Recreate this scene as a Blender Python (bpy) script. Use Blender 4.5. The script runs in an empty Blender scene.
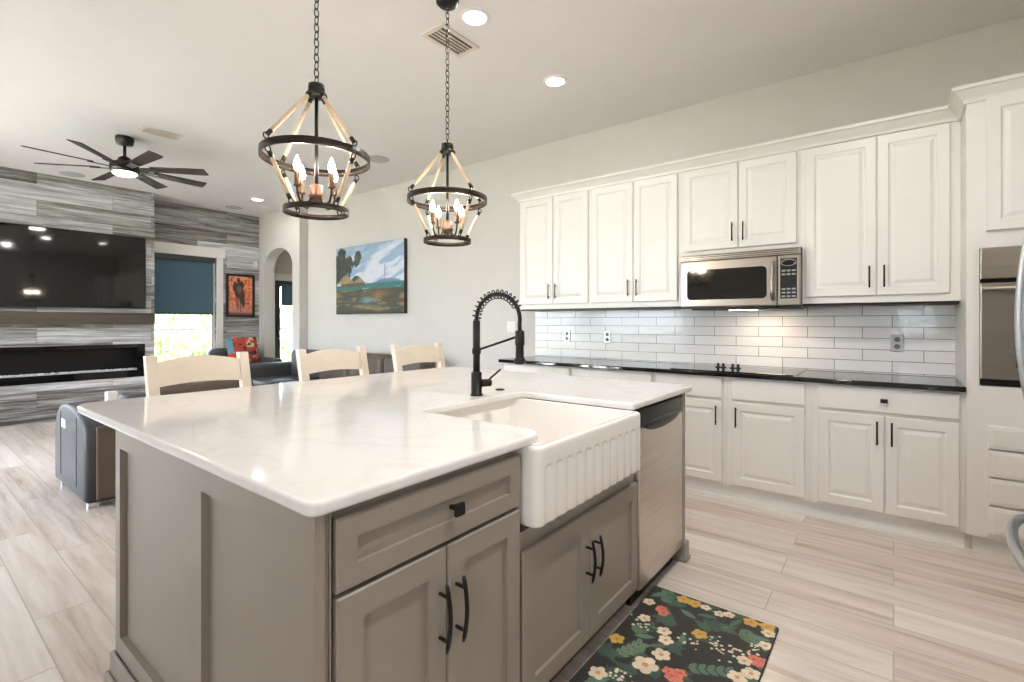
import bpy, bmesh, math, random
import numpy as np
from mathutils import Vector, Matrix

random.seed(7)
S = bpy.context.scene
COL = S.collection
PI = math.pi

# ------------------------------------------------------------------ camera
YAW = math.radians(37.85)
EYE = 1.27
cam = bpy.data.cameras.new('camera')
cam.sensor_width = 36.0
cam.lens = 491.0 / 1024.0 * 36.0
cam.shift_y = -(341.0 - 322.3) / 1024.0
cam.clip_start = 0.05
camo = bpy.data.objects.new('camera', cam)
camo.location = (0, 0, EYE)
camo.rotation_euler = (PI / 2, 0, YAW)
COL.objects.link(camo)
S.camera = camo

# ------------------------------------------------------------------ exposure, world
S.view_settings.view_transform = 'Standard'
S.view_settings.look = 'None'
S.view_settings.gamma = 1.0
S.view_settings.use_curve_mapping = False
S.view_settings.exposure = 0.15
S.cycles.use_denoising = True
S.cycles.max_bounces = 10
S.cycles.diffuse_bounces = 7
S.cycles.sample_clamp_indirect = 6.0
S.cycles.caustics_reflective = False
S.cycles.caustics_refractive = False

W = bpy.data.worlds.new('world')
S.world = W
W.use_nodes = True
wn = W.node_tree.nodes
wl = W.node_tree.links
wn.clear()
wo = wn.new('ShaderNodeOutputWorld')
wb = wn.new('ShaderNodeBackground')
tc = wn.new('ShaderNodeTexCoord')
sx = wn.new('ShaderNodeSeparateXYZ')
rp = wn.new('ShaderNodeValToRGB')
rp.color_ramp.elements[0].position = 0.0
rp.color_ramp.elements[0].color = (0.82, 0.88, 1.0, 1)
rp.color_ramp.elements[1].position = 0.7
rp.color_ramp.elements[1].color = (0.72, 0.79, 1.0, 1)
wl.new(tc.outputs['Generated'], sx.inputs[0])
wl.new(sx.outputs['Z'], rp.inputs[0])
wl.new(rp.outputs[0], wb.inputs[0])
wb.inputs[1].default_value = 14.0
wl.new(wb.outputs[0], wo.inputs[0])

DOWNLIGHT_W = 9.5      # watts per ceiling downlight
BULB_E = 185.0           # emission of one candle bulb

sun = bpy.data.lights.new('sun', 'SUN')
sun.energy = 230.0
sun.angle = 0.03
sun.color = (1.0, 0.97, 1.0)
suno = bpy.data.objects.new('sun', sun)
suno.rotation_euler = Vector((0.45, 0.5, -1.0)).to_track_quat('-Z', 'Y').to_euler()
suno.location = (-14, -8, 12)
COL.objects.link(suno)


# ------------------------------------------------------------------ colours and materials
def lin(c):
    c = c / 255.0
    return c / 12.92 if c <= 0.04045 else ((c + 0.055) / 1.055) ** 2.4


def rgb(r, g, b):
    return (lin(r), lin(g), lin(b), 1.0)


def newmat(name):
    m = bpy.data.materials.new(name)
    m.use_nodes = True
    nt = m.node_tree
    b = nt.nodes['Principled BSDF']
    return m, nt, b


def pm(name, col, rough=0.5, metal=0.0, spec=0.5, var=0.04, scale=(6, 6, 6), bump=0.0, bscale=40.0, coat=0.0):
    """plain painted or metal surface with a faint noise variation"""
    m, nt, b = newmat(name)
    b.inputs['Roughness'].default_value = rough
    b.inputs['Metallic'].default_value = metal
    b.inputs['Specular IOR Level'].default_value = spec
    b.inputs['Coat Weight'].default_value = coat
    b.inputs['Coat Roughness'].default_value = 0.05
    t = nt.nodes.new('ShaderNodeTexCoord')
    mp = nt.nodes.new('ShaderNodeMapping')
    mp.inputs['Scale'].default_value = scale
    n = nt.nodes.new('ShaderNodeTexNoise')
    n.inputs['Scale'].default_value = 1.0
    n.inputs['Detail'].default_value = 3
    r = nt.nodes.new('ShaderNodeValToRGB')
    r.color_ramp.elements[0].position = 0.3
    r.color_ramp.elements[1].position = 0.7
    r.color_ramp.elements[0].color = tuple(x * (1 - var) for x in col[:3]) + (1,)
    r.color_ramp.elements[1].color = tuple(min(1, x * (1 + var)) for x in col[:3]) + (1,)
    nt.links.new(t.outputs['Object'], mp.inputs[0])
    nt.links.new(mp.outputs[0], n.inputs['Vector'])
    nt.links.new(n.outputs['Fac'], r.inputs[0])
    nt.links.new(r.outputs[0], b.inputs['Base Color'])
    if bump > 0:
        n2 = nt.nodes.new('ShaderNodeTexNoise')
        n2.inputs['Scale'].default_value = bscale
        n2.inputs['Detail'].default_value = 3
        bp = nt.nodes.new('ShaderNodeBump')
        bp.inputs['Strength'].default_value = bump
        bp.inputs['Distance'].default_value = 0.01
        nt.links.new(t.outputs['Object'], n2.inputs['Vector'])
        nt.links.new(n2.outputs['Fac'], bp.inputs['Height'])
        nt.links.new(bp.outputs[0], b.inputs['Normal'])
    return m


def emat(name, col, strength):
    m, nt, b = newmat(name)
    b.inputs['Base Color'].default_value = col
    b.inputs['Emission Color'].default_value = col
    b.inputs['Emission Strength'].default_value = strength
    return m


def planks(name, plane, width, length, cols, grain_col, mortar, rough, coat=0.0, streak=1.0, mortar_size=0.002,
           fac=(0.25, 0.75), detail=6, grain=16):
    """plank pattern on a plane: 'xy' planks along x, 'yz' planks along y"""
    m, nt, b = newmat(name)
    N = nt.nodes.new
    L = nt.links.new
    t = N('ShaderNodeTexCoord')
    sp = N('ShaderNodeSeparateXYZ')
    cb = N('ShaderNodeCombineXYZ')
    L(t.outputs['Object'], sp.inputs[0])
    a, c = ('X', 'Y') if plane == 'xy' else ('Y', 'Z')
    L(sp.outputs[a], cb.inputs[0])
    L(sp.outputs[c], cb.inputs[1])
    br = N('ShaderNodeTexBrick')
    br.offset = 0.37
    br.offset_frequency = 2
    br.inputs['Scale'].default_value = 1.0
    br.inputs['Brick Width'].default_value = length
    br.inputs['Row Height'].default_value = width
    br.inputs['Mortar Size'].default_value = mortar_size
    br.inputs['Mortar Smooth'].default_value = 0.0
    br.inputs['Bias'].default_value = 0.0
    br.inputs['Color1'].default_value = (0, 0, 0, 1)
    br.inputs['Color2'].default_value = (1, 1, 1, 1)
    br.inputs['Mortar'].default_value = (0.5, 0.5, 0.5, 1)
    L(cb.outputs[0], br.inputs['Vector'])
    # per plank offset of the grain
    add = N('ShaderNodeVectorMath')
    add.operation = 'ADD'
    sc = N('ShaderNodeVectorMath')
    sc.operation = 'SCALE'
    sc.inputs[3].default_value = 13.0
    L(br.outputs['Color'], sc.inputs[0])
    L(cb.outputs[0], add.inputs[0])
    L(sc.outputs[0], add.inputs[1])
    mp = N('ShaderNodeMapping')
    mp.inputs['Scale'].default_value = (1.3 * streak, grain, 1)
    L(add.outputs[0], mp.inputs[0])
    n = N('ShaderNodeTexNoise')
    n.inputs['Scale'].default_value = 1.0
    n.inputs['Detail'].default_value = detail
    n.inputs['Roughness'].default_value = 0.65 if detail < 8 else 0.72
    n.inputs['Distortion'].default_value = 0.0 if detail < 8 else 0.6
    L(mp.outputs[0], n.inputs['Vector'])
    ramp = N('ShaderNodeValToRGB')
    el = ramp.color_ramp.elements
    el[0].position = fac[0]
    el[0].color = grain_col
    el[1].position = fac[1]
    el[1].color = cols[-1]
    for i, cc in enumerate(cols[:-1]):
        e = el.new(fac[0] + (fac[1] - fac[0]) * (i + 1) / len(cols))
        e.color = cc
    # shift by plank
    ma = N('ShaderNodeMath')
    ma.operation = 'MULTIPLY_ADD'
    ma.inputs[1].default_value = 0.24
    ma.inputs[2].default_value = -0.12
    L(br.outputs['Color'], ma.inputs[0])
    m2 = N('ShaderNodeMath')
    m2.operation = 'ADD'
    L(ma.outputs[0], m2.inputs[0])
    L(n.outputs['Fac'], m2.inputs[1])
    L(m2.outputs[0], ramp.inputs[0])
    mx = N('ShaderNodeMix')
    mx.data_type = 'RGBA'
    L(br.outputs['Fac'], mx.inputs[0])
    L(ramp.outputs[0], mx.inputs[6])
    mx.inputs[7].default_value = mortar
    L(mx.outputs[2], b.inputs['Base Color'])
    b.inputs['Roughness'].default_value = rough
    b.inputs['Coat Weight'].default_value = coat
    b.inputs['Coat Roughness'].default_value = 0.12
    bp = N('ShaderNodeBump')
    bp.inputs['Strength'].default_value = 0.15
    bp.inputs['Distance'].default_value = 0.004
    L(n.outputs['Fac'], bp.inputs['Height'])
    L(bp.outputs[0], b.inputs['Normal'])
    return m


def vcol_mat(name, rough=0.6, bump=0.0):
    m, nt, b = newmat(name)
    a = nt.nodes.new('ShaderNodeVertexColor')
    a.layer_name = 'paint'
    nt.links.new(a.outputs[0], b.inputs['Base Color'])
    b.inputs['Roughness'].default_value = rough
    if bump:
        n = nt.nodes.new('ShaderNodeTexNoise')
        n.inputs['Scale'].default_value = 220
        bp = nt.nodes.new('ShaderNodeBump')
        bp.inputs['Strength'].default_value = bump
        bp.inputs['Distance'].default_value = 0.003
        nt.links.new(n.outputs['Fac'], bp.inputs['Height'])
        nt.links.new(bp.outputs[0], b.inputs['Normal'])
    return m


M = {}
M['wall'] = pm('wall_paint', rgb(205, 201, 196), 0.7, var=0.015, bump=0.05, bscale=90)
M['ceil'] = pm('ceiling_paint', rgb(228, 224, 222), 0.8, var=0.01, bump=0.05, bscale=120)
M['floor'] = planks('floor_planks', 'xy', 0.2, 1.22,
                    [rgb(198, 184, 171), rgb(211, 199, 187), rgb(220, 210, 200), rgb(228, 221, 213)], rgb(166, 148, 132),
                    rgb(176, 165, 150), 0.38, coat=0.25, streak=0.9, mortar_size=0.0025)
M['plankwall'] = planks('plank_wall', 'yz', 0.2, 1.2,
                        [rgb(122, 119, 116), rgb(158, 157, 157), rgb(186, 187, 189), rgb(216, 217, 219)], rgb(74, 68, 62),
                        rgb(70, 66, 62), 0.55, streak=0.8, mortar_size=0.0012, fac=(0.33, 0.66), detail=10, grain=24)
M['white'] = pm('cabinet_white', rgb(225, 222, 216), 0.35, var=0.01)
M['trimw'] = pm('trim_white', rgb(228, 226, 222), 0.4, var=0.01)
M['taupe'] = pm('island_taupe', rgb(144, 135, 124), 0.38, var=0.02)
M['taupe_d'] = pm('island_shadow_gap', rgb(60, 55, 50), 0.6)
M['black'] = pm('black_metal', rgb(22, 20, 19), 0.4, spec=0.3)
M['bronze'] = pm('dark_bronze', rgb(45, 36, 30), 0.4, metal=0.6, var=0.15)
M['rope'] = pm('rope', rgb(214, 190, 160), 0.8, var=0.15, scale=(60, 60, 220), bump=0.4, bscale=150)
M['candle'] = pm('candle_sleeve', rgb(96, 70, 54), 0.45, metal=0.5)
M['chrome'] = pm('chrome', rgb(200, 200, 200), 0.15, metal=1.0)
M['fanblade'] = pm('fan_blade', rgb(40, 34, 31), 0.6, spec=0.15, var=0.3, scale=(3, 30, 3))
M['steel'] = pm('stainless_steel', rgb(212, 203, 193), 0.32, metal=0.95, var=0.06, scale=(2, 2, 90))
M['steel_h'] = pm('stainless_horizontal', rgb(176, 167, 157), 0.3, metal=0.95, var=0.06, scale=(2, 2, 120))
M['steel_f'] = pm('fridge_steel', rgb(188, 192, 196), 0.3, metal=0.95, var=0.04, scale=(2, 2, 90))
M['darkglass'] = pm('dark_glass', rgb(14, 13, 13), 0.06, spec=0.6, var=0.0)
M['tv'] = pm('tv_screen', rgb(16, 15, 15), 0.05, spec=0.5, var=0.1, scale=(1, 1, 1))
M['plastic'] = pm('black_plastic', rgb(18, 18, 19), 0.35, spec=0.35)
M['btn'] = pm('grey_button', rgb(150, 152, 158), 0.5)
M['sink'] = pm('fireclay', rgb(238, 234, 228), 0.12, var=0.005, coat=0.4)
M['drain'] = pm('drain_steel', rgb(150, 150, 150), 0.3, metal=1)
M['leather'] = pm('grey_leather', rgb(58, 59, 62), 0.5, var=0.08, scale=(10, 10, 10), bump=0.25, bscale=60)
M['leather_d'] = pm('grey_leather_warm_lit', rgb(86, 74, 64), 0.45, var=0.1, bump=0.2, bscale=60)  # same grey leather, with warm room light tinted into its colour
M['stoolwood'] = pm('whitewashed_wood', rgb(226, 214, 198), 0.5, var=0.06, scale=(30, 4, 4))
M['mantel'] = pm('mantel_wood', rgb(66, 57, 48), 0.6, var=0.25, scale=(2, 1.5, 30))
M['seatpad'] = pm('stool_seat', rgb(120, 104, 88), 0.6)
M['shade'] = pm('roller_shade', rgb(66, 84, 94), 0.8, var=0.05, scale=(1, 60, 60))
_n = M['shade'].node_tree
_tr = _n.nodes.new('ShaderNodeBsdfTranslucent')
_tr.inputs[0].default_value = (0.035, 0.06, 0.08, 1)
_ad = _n.nodes.new('ShaderNodeAddShader')
_n.links.new(_n.nodes['Principled BSDF'].outputs[0], _ad.inputs[0])
_n.links.new(_tr.outputs[0], _ad.inputs[1])
_n.links.new(_ad.outputs[0], _n.nodes['Material Output'].inputs['Surface'])
M['dframe'] = pm('door_frame_dark', rgb(48, 50, 52), 0.4)
M['crystals'] = pm('fire_crystals', rgb(215, 215, 220), 0.2, var=0.3, scale=(80, 80, 80))
M['outlet'] = pm('outlet_steel', rgb(168, 168, 165), 0.35, metal=0.7)
M['outlet_d'] = pm('outlet_socket', rgb(92, 92, 92), 0.5)
M['vent'] = pm('vent_white', rgb(215, 205, 194), 0.6)
M['vent_d'] = pm('vent_dark', rgb(70, 60, 52), 0.8)
M['speaker'] = pm('speaker_grille', rgb(176, 175, 173), 0.8, var=0.2, scale=(250, 250, 250))
M['tag'] = pm('white_tag', rgb(235, 235, 238), 0.6)
M['bounce_patio'] = pm('bounce_concrete', rgb(205, 202, 196), 0.8)
M['grass'] = pm('lawn', rgb(150, 152, 122), 0.9, var=0.3, scale=(5, 5, 5))
M['leaf'] = pm('hedge_leaf', rgb(140, 160, 112), 0.8, var=0.35, scale=(9, 9, 9))
M['fence'] = pm('fence_black', rgb(40, 42, 44), 0.5)
M['mat_edge'] = pm('mat_rubber', rgb(40, 39, 36), 0.8)
M['mat'] = vcol_mat('floral_mat', 0.6)
M['canvas'] = vcol_mat('painted_canvas', 0.55)
M['canvas_edge'] = pm('canvas_edge', rgb(34, 34, 36), 0.6)
M['picframe'] = pm('black_picture_frame', rgb(24, 20, 18), 0.4)
M['pillow'] = vcol_mat('pillow_fabric', 0.9)
M['can_lens'] = emat('downlight_lens', (1.0, 0.95, 0.88, 1), 9.0)
M['fan_lens'] = emat('fan_lens', (1.0, 0.93, 0.84, 1), 5.0)
M['bulb'] = emat('candle_bulb', (1.0, 0.86, 0.72, 1), BULB_E)
M['knob_glow'] = pm('outlet_red', rgb(150, 60, 50), 0.5)


def make_quartz():
    m, nt, b = newmat('white_quartz')
    N = nt.nodes.new
    L = nt.links.new
    t = N('ShaderNodeTexCoord')
    n = N('ShaderNodeTexNoise')
    n.inputs['Scale'].default_value = 1.6
    n.inputs['Detail'].default_value = 6
    n.inputs['Distortion'].default_value = 1.4
    L(t.outputs['Object'], n.inputs['Vector'])
    r = N('ShaderNodeValToRGB')
    e = r.color_ramp.elements
    e[0].position = 0.46
    e[0].color = rgb(230, 228, 225)
    e[1].position = 0.54
    e[1].color = rgb(230, 228, 225)
    k = e.new(0.5)
    k.color = rgb(225, 222, 218)
    L(n.outputs['Fac'], r.inputs[0])
    L(r.outputs[0], b.inputs['Base Color'])
    b.inputs['Roughness'].default_value = 0.09
    b.inputs['Specular IOR Level'].default_value = 0.55
    return m


def make_granite():
    m, nt, b = newmat('black_granite')
    N = nt.nodes.new
    L = nt.links.new
    t = N('ShaderNodeTexCoord')
    v = N('ShaderNodeTexVoronoi')
    v.inputs['Scale'].default_value = 160
    L(t.outputs['Object'], v.inputs['Vector'])
    r = N('ShaderNodeValToRGB')
    e = r.color_ramp.elements
    e[0].position = 0.0
    e[0].color = rgb(70, 66, 60)
    e[1].position = 0.28
    e[1].color = rgb(12, 12, 12)
    L(v.outputs['Distance'], r.inputs[0])
    L(r.outputs[0], b.inputs['Base Color'])
    b.inputs['Roughness'].default_value = 0.07
    b.inputs['Specular IOR Level'].default_value = 0.8
    return m


def make_tile():
    m, nt, b = newmat('subway_tile')
    N = nt.nodes.new
    L = nt.links.new
    t = N('ShaderNodeTexCoord')
    sp = N('ShaderNodeSeparateXYZ')
    cb = N('ShaderNodeCombineXYZ')
    L(t.outputs['Object'], sp.inputs[0])
    for ax, sh_, k in (('X', -0.16 + 3.35, 0), ('Z', -0.921 + 0.158, 1)):
        q = N('ShaderNodeMath')
        q.inputs[1].default_value = sh_
        L(sp.outputs[ax], q.inputs[0])
        L(q.outputs[0], cb.inputs[k])
    br = N('ShaderNodeTexBrick')
    br.offset = 0.5
    br.inputs['Scale'].default_value = 1.0
    br.inputs['Brick Width'].default_value = 0.335
    br.inputs['Row Height'].default_value = 0.079
    br.inputs['Mortar Size'].default_value = 0.0022
    br.inputs['Mortar Smooth'].default_value = 0.1
    br.inputs['Color1'].default_value = rgb(224, 222, 220)
    br.inputs['Color2'].default_value = rgb(236, 234, 230)
    br.inputs['Mortar'].default_value = rgb(120, 118, 116)
    L(cb.outputs[0], br.inputs['Vector'])
    L(br.outputs['Color'], b.inputs['Base Color'])
    b.inputs['Roughness'].default_value = 0.12
    n = N('ShaderNodeTexNoise')
    n.inputs['Scale'].default_value = 14
    n.inputs['Detail'].default_value = 2
    L(t.outputs['Object'], n.inputs['Vector'])
    mt = N('ShaderNodeMath')
    mt.operation = 'MULTIPLY_ADD'
    mt.inputs[1].default_value = -1.0
    L(br.outputs['Fac'], mt.inputs[0])
    L(n.outputs['Fac'], mt.inputs[2])
    bp = N('ShaderNodeBump')
    bp.inputs['Strength'].default_value = 0.3
    bp.inputs['Distance'].default_value = 0.008
    L(mt.outputs[0], bp.inputs['Height'])
    L(bp.outputs[0], b.inputs['Normal'])
    return m


def make_glass():
    m, nt, b = newmat('window_glass')
    N = nt.nodes.new
    L = nt.links.new
    out = nt.nodes['Material Output']
    tr = N('ShaderNodeBsdfTransparent')
    tr.inputs[0].default_value = (0.97, 0.99, 0.98, 1)
    gl = N('ShaderNodeBsdfGlossy')
    gl.inputs['Roughness'].default_value = 0.02
    fr = N('ShaderNodeFresnel')
    fr.inputs[0].default_value = 1.35
    mx = N('ShaderNodeMixShader')
    L(fr.outputs[0], mx.inputs[0])
    L(tr.outputs[0], mx.inputs[1])
    L(gl.outputs[0], mx.inputs[2])
    L(mx.outputs[0], out.inputs['Surface'])
    return m


M['quartz'] = make_quartz()
M['granite'] = make_granite()
M['tile'] = make_tile()
M['glass'] = make_glass()


# ------------------------------------------------------------------ mesh builder
class MB:
    def __init__(self):
        self.bm = bmesh.new()

    def box(self, lo, hi, bev=0.0, seg=2):
        lo = Vector(lo)
        hi = Vector(hi)
        t = bmesh.new()
        bmesh.ops.create_cube(t, size=1.0)
        c = (lo + hi) / 2
        d = hi - lo
        for v in t.verts:
            v.co = Vector((v.co.x * d.x + c.x, v.co.y * d.y + c.y, v.co.z * d.z + c.z))
        if bev > 0:
            bmesh.ops.bevel(t, geom=t.edges[:], offset=bev, segments=seg, affect='EDGES', profile=0.5)
            if seg > 2:
                for f in t.faces:
                    f.smooth = True
        self._merge(t)
        return self

    def _merge(self, t, mat=None):
        me = bpy.data.meshes.new('tmp')
        if mat is not None:
            t.transform(mat)
        t.to_mesh(me)
        t.free()
        self.bm.from_mesh(me)
        bpy.data.meshes.remove(me)

    def quad(self, *p):
        self.bm.faces.new([self.bm.verts.new(q) for q in p])
        return self

    def tube(self, pts, r, n=10, closed=False, caps=True):
        """tube along a polyline; r a number or list"""
        pts = [Vector(p) for p in pts]
        k = len(pts)
        rs = r if isinstance(r, (list, tuple)) else [r] * k
        rings = []
        prev = None
        for i, p in enumerate(pts):
            if closed:
                d = pts[(i + 1) % k] - pts[i - 1]
            else:
                d = pts[min(i + 1, k - 1)] - pts[max(i - 1, 0)]
            d.normalize()
            if prev is None:
                a = Vector((0, 0, 1)) if abs(d.z) < 0.9 else Vector((1, 0, 0))
                u = d.cross(a).normalized()
            else:
                u = (prev - d * prev.dot(d)).normalized()
            prev = u
            w = d.cross(u)
            rings.append([self.bm.verts.new(p + (u * math.cos(2 * PI * j / n) + w * math.sin(2 * PI * j / n)) * rs[i])
                          for j in range(n)])
        m = k if closed else k - 1
        for i in range(m):
            a, b = rings[i], rings[(i + 1) % k]
            for j in range(n):
                f = self.bm.faces.new((a[j], a[(j + 1) % n], b[(j + 1) % n], b[j]))
                f.smooth = True
        if caps and not closed:
            self.bm.faces.new(rings[0][::-1])
            self.bm.faces.new(rings[-1])
        return self

    def lathe(self, prof, c=(0, 0, 0), n=24, axis='z', smooth=True, capped=True):
        """revolve [(radius, height)] about an axis through c"""
        c = Vector(c)
        rings = []
        for r, h in prof:
            ring = []
            for j in range(n):
                a = 2 * PI * j / n
                x, y = math.cos(a) * r, math.sin(a) * r
                if axis == 'z':
                    q = Vector((x, y, h))
                elif axis == 'x':
                    q = Vector((h, x, y))
                else:
                    q = Vector((y, h, x))
                ring.append(self.bm.verts.new(c + q))
            rings.append(ring)
        for a, b in zip(rings, rings[1:]):
            for j in range(n):
                f = self.bm.faces.new((a[j], a[(j + 1) % n], b[(j + 1) % n], b[j]))
                f.smooth = smooth
        if capped:
            self.bm.faces.new(rings[0][::-1])
            self.bm.faces.new(rings[-1])
        return self

    def prism(self, outline, z0, z1, bev=0.0, seg=3):
        """vertical extrusion of a plan outline (list of (x,y))"""
        t = bmesh.new()
        vs = [t.verts.new((x, y, z0)) for x, y in outline]
        f = t.faces.new(vs)
        r = bmesh.ops.extrude_face_region(t, geom=[f])
        for v in r['geom']:
            if isinstance(v, bmesh.types.BMVert):
                v.co.z = z1
        bmesh.ops.recalc_face_normals(t, faces=t.faces[:])
        if bev > 0:
            ed = [e for e in t.edges if abs(e.verts[0].co.z - e.verts[1].co.z) < 1e-6]
            bmesh.ops.bevel(t, geom=ed, offset=bev, segments=seg, affect='EDGES', profile=0.5)
        self._merge(t)
        return self

    def panel(self, O, U, N, w, h, loops, thick):
        """door or drawer front: nested rectangles (inset, depth) on a face at O (low left corner), U along, N outwards"""
        O, U, N = Vector(O), Vector(U), Vector(N)
        Z = Vector((0, 0, 1))
        bm = self.bm

        def rect(i, d):
            return [bm.verts.new(O + U * a + Z * b - N * d) for a, b in
                    ((i, i), (w - i, i), (w - i, h - i), (i, h - i))]
        rs = [rect(0, thick), rect(0, 0.004), rect(0.004, 0)] + [rect(i, d) for i, d in loops]
        flip = U.cross(Z).dot(N) < 0
        for a, b in zip(rs, rs[1:]):
            for j in range(4):
                q = (a[j], a[(j + 1) % 4], b[(j + 1) % 4], b[j])
                bm.faces.new(q[::-1] if flip else q)
        q = rs[-1]
        bm.faces.new(q[::-1] if flip else q)
        q = rs[0][::-1]
        bm.faces.new(q[::-1] if flip else q)
        return self

    def build(self, name, mat, parent=None, world=True):
        bm = self.bm
        bmesh.ops.recalc_face_normals(bm, faces=bm.faces[:])
        me = bpy.data.meshes.new(name)
        if parent is not None and world:
            off = Vector((0, 0, 0))
            p = parent
            while p is not None:
                off += p.location
                p = p.parent
            bm.transform(Matrix.Translation(-off))
        bm.to_mesh(me)
        bm.free()
        mats = mat if isinstance(mat, (list, tuple)) else [mat]
        for mm in mats:
            me.materials.append(M[mm] if isinstance(mm, str) else mm)
        o = bpy.data.objects.new(name, me)
        COL.objects.link(o)
        if parent is not None:
            o.parent = parent
        return o


def tag(o, label=None, cat=None, group=None, kind=None):
    if label:
        o['label'] = label
    if cat:
        o['category'] = cat
    if group:
        o['group'] = group
    if kind:
        o['kind'] = kind
    return o


def empty(name, loc, label, cat, group=None):
    o = bpy.data.objects.new(name, None)
    o.location = loc
    o.empty_display_size = 0.1
    COL.objects.link(o)
    return tag(o, label, cat, group)


def struct(name, mb, mat, label, cat='room'):
    o = mb.build(name, mat)
    return tag(o, label, cat, None, 'structure')


def copy_tree(o, parent=None):
    c = o.copy()
    COL.objects.link(c)
    if parent is not None:
        c.parent = parent
    for ch in list(o.children):
        copy_tree(ch, c)
    return c


def rounded(points, radii, n=6):
    """plan polygon with rounded corners"""
    out = []
    k = len(points)
    for i in range(k):
        p = Vector(points[i])
        a = Vector(points[i - 1])
        b = Vector(points[(i + 1) % k])
        r = radii[i]
        if r <= 0:
            out.append((p.x, p.y))
            continue
        da = (a - p).normalized()
        db = (b - p).normalized()
        p0 = p + da * r
        p1 = p + db * r
        for j in range(n + 1):
            t = j / n
            q = p0 * (1 - t) ** 2 + p * 2 * t * (1 - t) + p1 * t * t
            out.append((q.x, q.y))
    return out


# ================================================================== ROOM
XW = -8.92     # west plank wall
XB = -8.45     # chimney breast face
XE = 1.15      # east wall
YN = 4.29      # kitchen wall
YA = 4.14      # arch wall face
YS = -2.2      # south wall with the sliding doors
ZC = 3.14

struct('floor', MB().box((-9.2, YS - 0.2, -0.1), (XE + 0.15, 6.4, 0.0)), 'floor', 'beige wood-look plank tile floor', 'floor')
struct('ceiling', MB().box((-9.2, YS - 0.2, ZC), (XE + 0.15, 6.4, ZC + 0.1)), 'ceil', 'smooth white ceiling', 'ceiling')
# north wall
struct('wall_north', MB().box((-7.5501, YN, 0), (XE + 0.15, YN + 0.15, ZC)), 'wall', 'light greige wall behind the white cabinets', 'wall')
struct('wall_east', MB().box((XE, YS - 0.2, 0), (XE + 0.15, YN, ZC)), 'wall', 'light greige wall beside the refrigerator', 'wall')

# arch wall with its opening
AX0, AX1, ASP, ATOP = -8.73, -7.77, 2.20, 2.53
t = MB()
pts = []
nA = 24
cx, hw = (AX0 + AX1) / 2, (AX1 - AX0) / 2
arch = [(cx - hw * math.cos(PI * i / nA), ASP + (ATOP - ASP) * math.sin(PI * i / nA)) for i in range(nA + 1)]
y0, y1 = YA, YN + 0.03
outer0, outer1 = XW, -7.55
bm = t.bm


def arch_faces(y, rev):
    F = []
    F.append([(outer0, 0), (AX0, 0), (AX0, ASP), (outer0, ASP)])
    F.append([(AX1, 0), (outer1, 0), (outer1, ASP), (AX1, ASP)])
    F.append([(outer0, ASP), (AX0, ASP), (AX0, ZC), (outer0, ZC)])
    F.append([(AX1, ASP), (outer1, ASP), (outer1, ZC), (AX1, ZC)])
    for (a, za), (b, zb) in zip(arch, arch[1:]):
        F.append([(a, za), (b, zb), (b, ZC), (a, ZC)])
    for f in F:
        t.quad(*[(x, y, z) for x, z in f])


arch_faces(y0, False)
arch_faces(y1, True)
path = [(AX0, 0)] + arch + [(AX1, 0)]
for (a, za), (b, zb) in zip(path, path[1:]):
    t.quad((a, y0, za), (b, y0, zb), (b, y1, zb), (a, y1, za))
t.quad((outer1, y0, 0), (outer1, y1, 0), (outer1, y1, ZC), (outer1, y0, ZC))
bmesh.ops.remove_doubles(bm, verts=bm.verts[:], dist=1e-5)
struct('wall_arch', t, 'wall', 'light wall with an arched opening to the hall', 'wall')

# hall behind the arch
struct('wall_hall', MB().box((-9.07, 6.2, 0), (-7.0, 6.35, ZC)).box((-7.15, YN + 0.151, 0), (-7.0, 6.2, ZC)), 'wall',
       'far greige hall wall seen through the arch', 'wall')

# west wall in pieces round window_1 and door_1 and window_2
WY0, WY1, WZ0, WZ1 = 2.46, 3.44, 0.45, 2.34      # window right of the breast
DY0, DY1, DZ1 = 4.42, 5.30, 2.04                 # hall door
VY0, VY1 = -0.75, 0.35                           # matching window left of the breast
t = MB()
x0, x1 = -9.07, XW
segs = [(YS - 0.2, VY0, 0, ZC), (VY0, VY1, 0, WZ0), (VY0, VY1, WZ1, ZC), (VY1, WY0, 0, ZC),
        (WY0, WY1, 0, WZ0), (WY0, WY1, WZ1, ZC), (WY1, YA + 0.1, 0, ZC)]
for a, b, z0, z1 in segs:
    t.box((x0, a, z0), (x1, b, z1))
struct('wall_west', t, 'plankwall', 'weathered grey plank wall around the living room window', 'wall')
t = MB()
for a, b, z0, z1 in [(YA + 0.1, DY0, 0, ZC), (DY0, DY1, DZ1, ZC), (DY1, 6.35, 0, ZC)]:
    t.box((x0, a, z0), (x1, b, z1))
struct('wall_hall_west', t, 'wall', 'greige hall wall above the glazed door', 'wall')

# chimney breast with the fireplace slot
FY0, FY1, FZ0, FZ1 = 0.48, 2.322, 0.50, 0.967
BY0, BY1 = 0.37, 2.436
t = MB()
t.box((XW, BY0, 0), (XB, BY1, FZ0)).box((XW, BY0, FZ1), (XB, BY1, ZC))
t.box((XW, BY0, FZ0), (XB, FY0, FZ1)).box((XW, FY1, FZ0), (XB, BY1, FZ1))
struct('wall_chimney_breast', t, 'plankwall', 'projecting grey plank chimney breast behind the television', 'wall')

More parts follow.
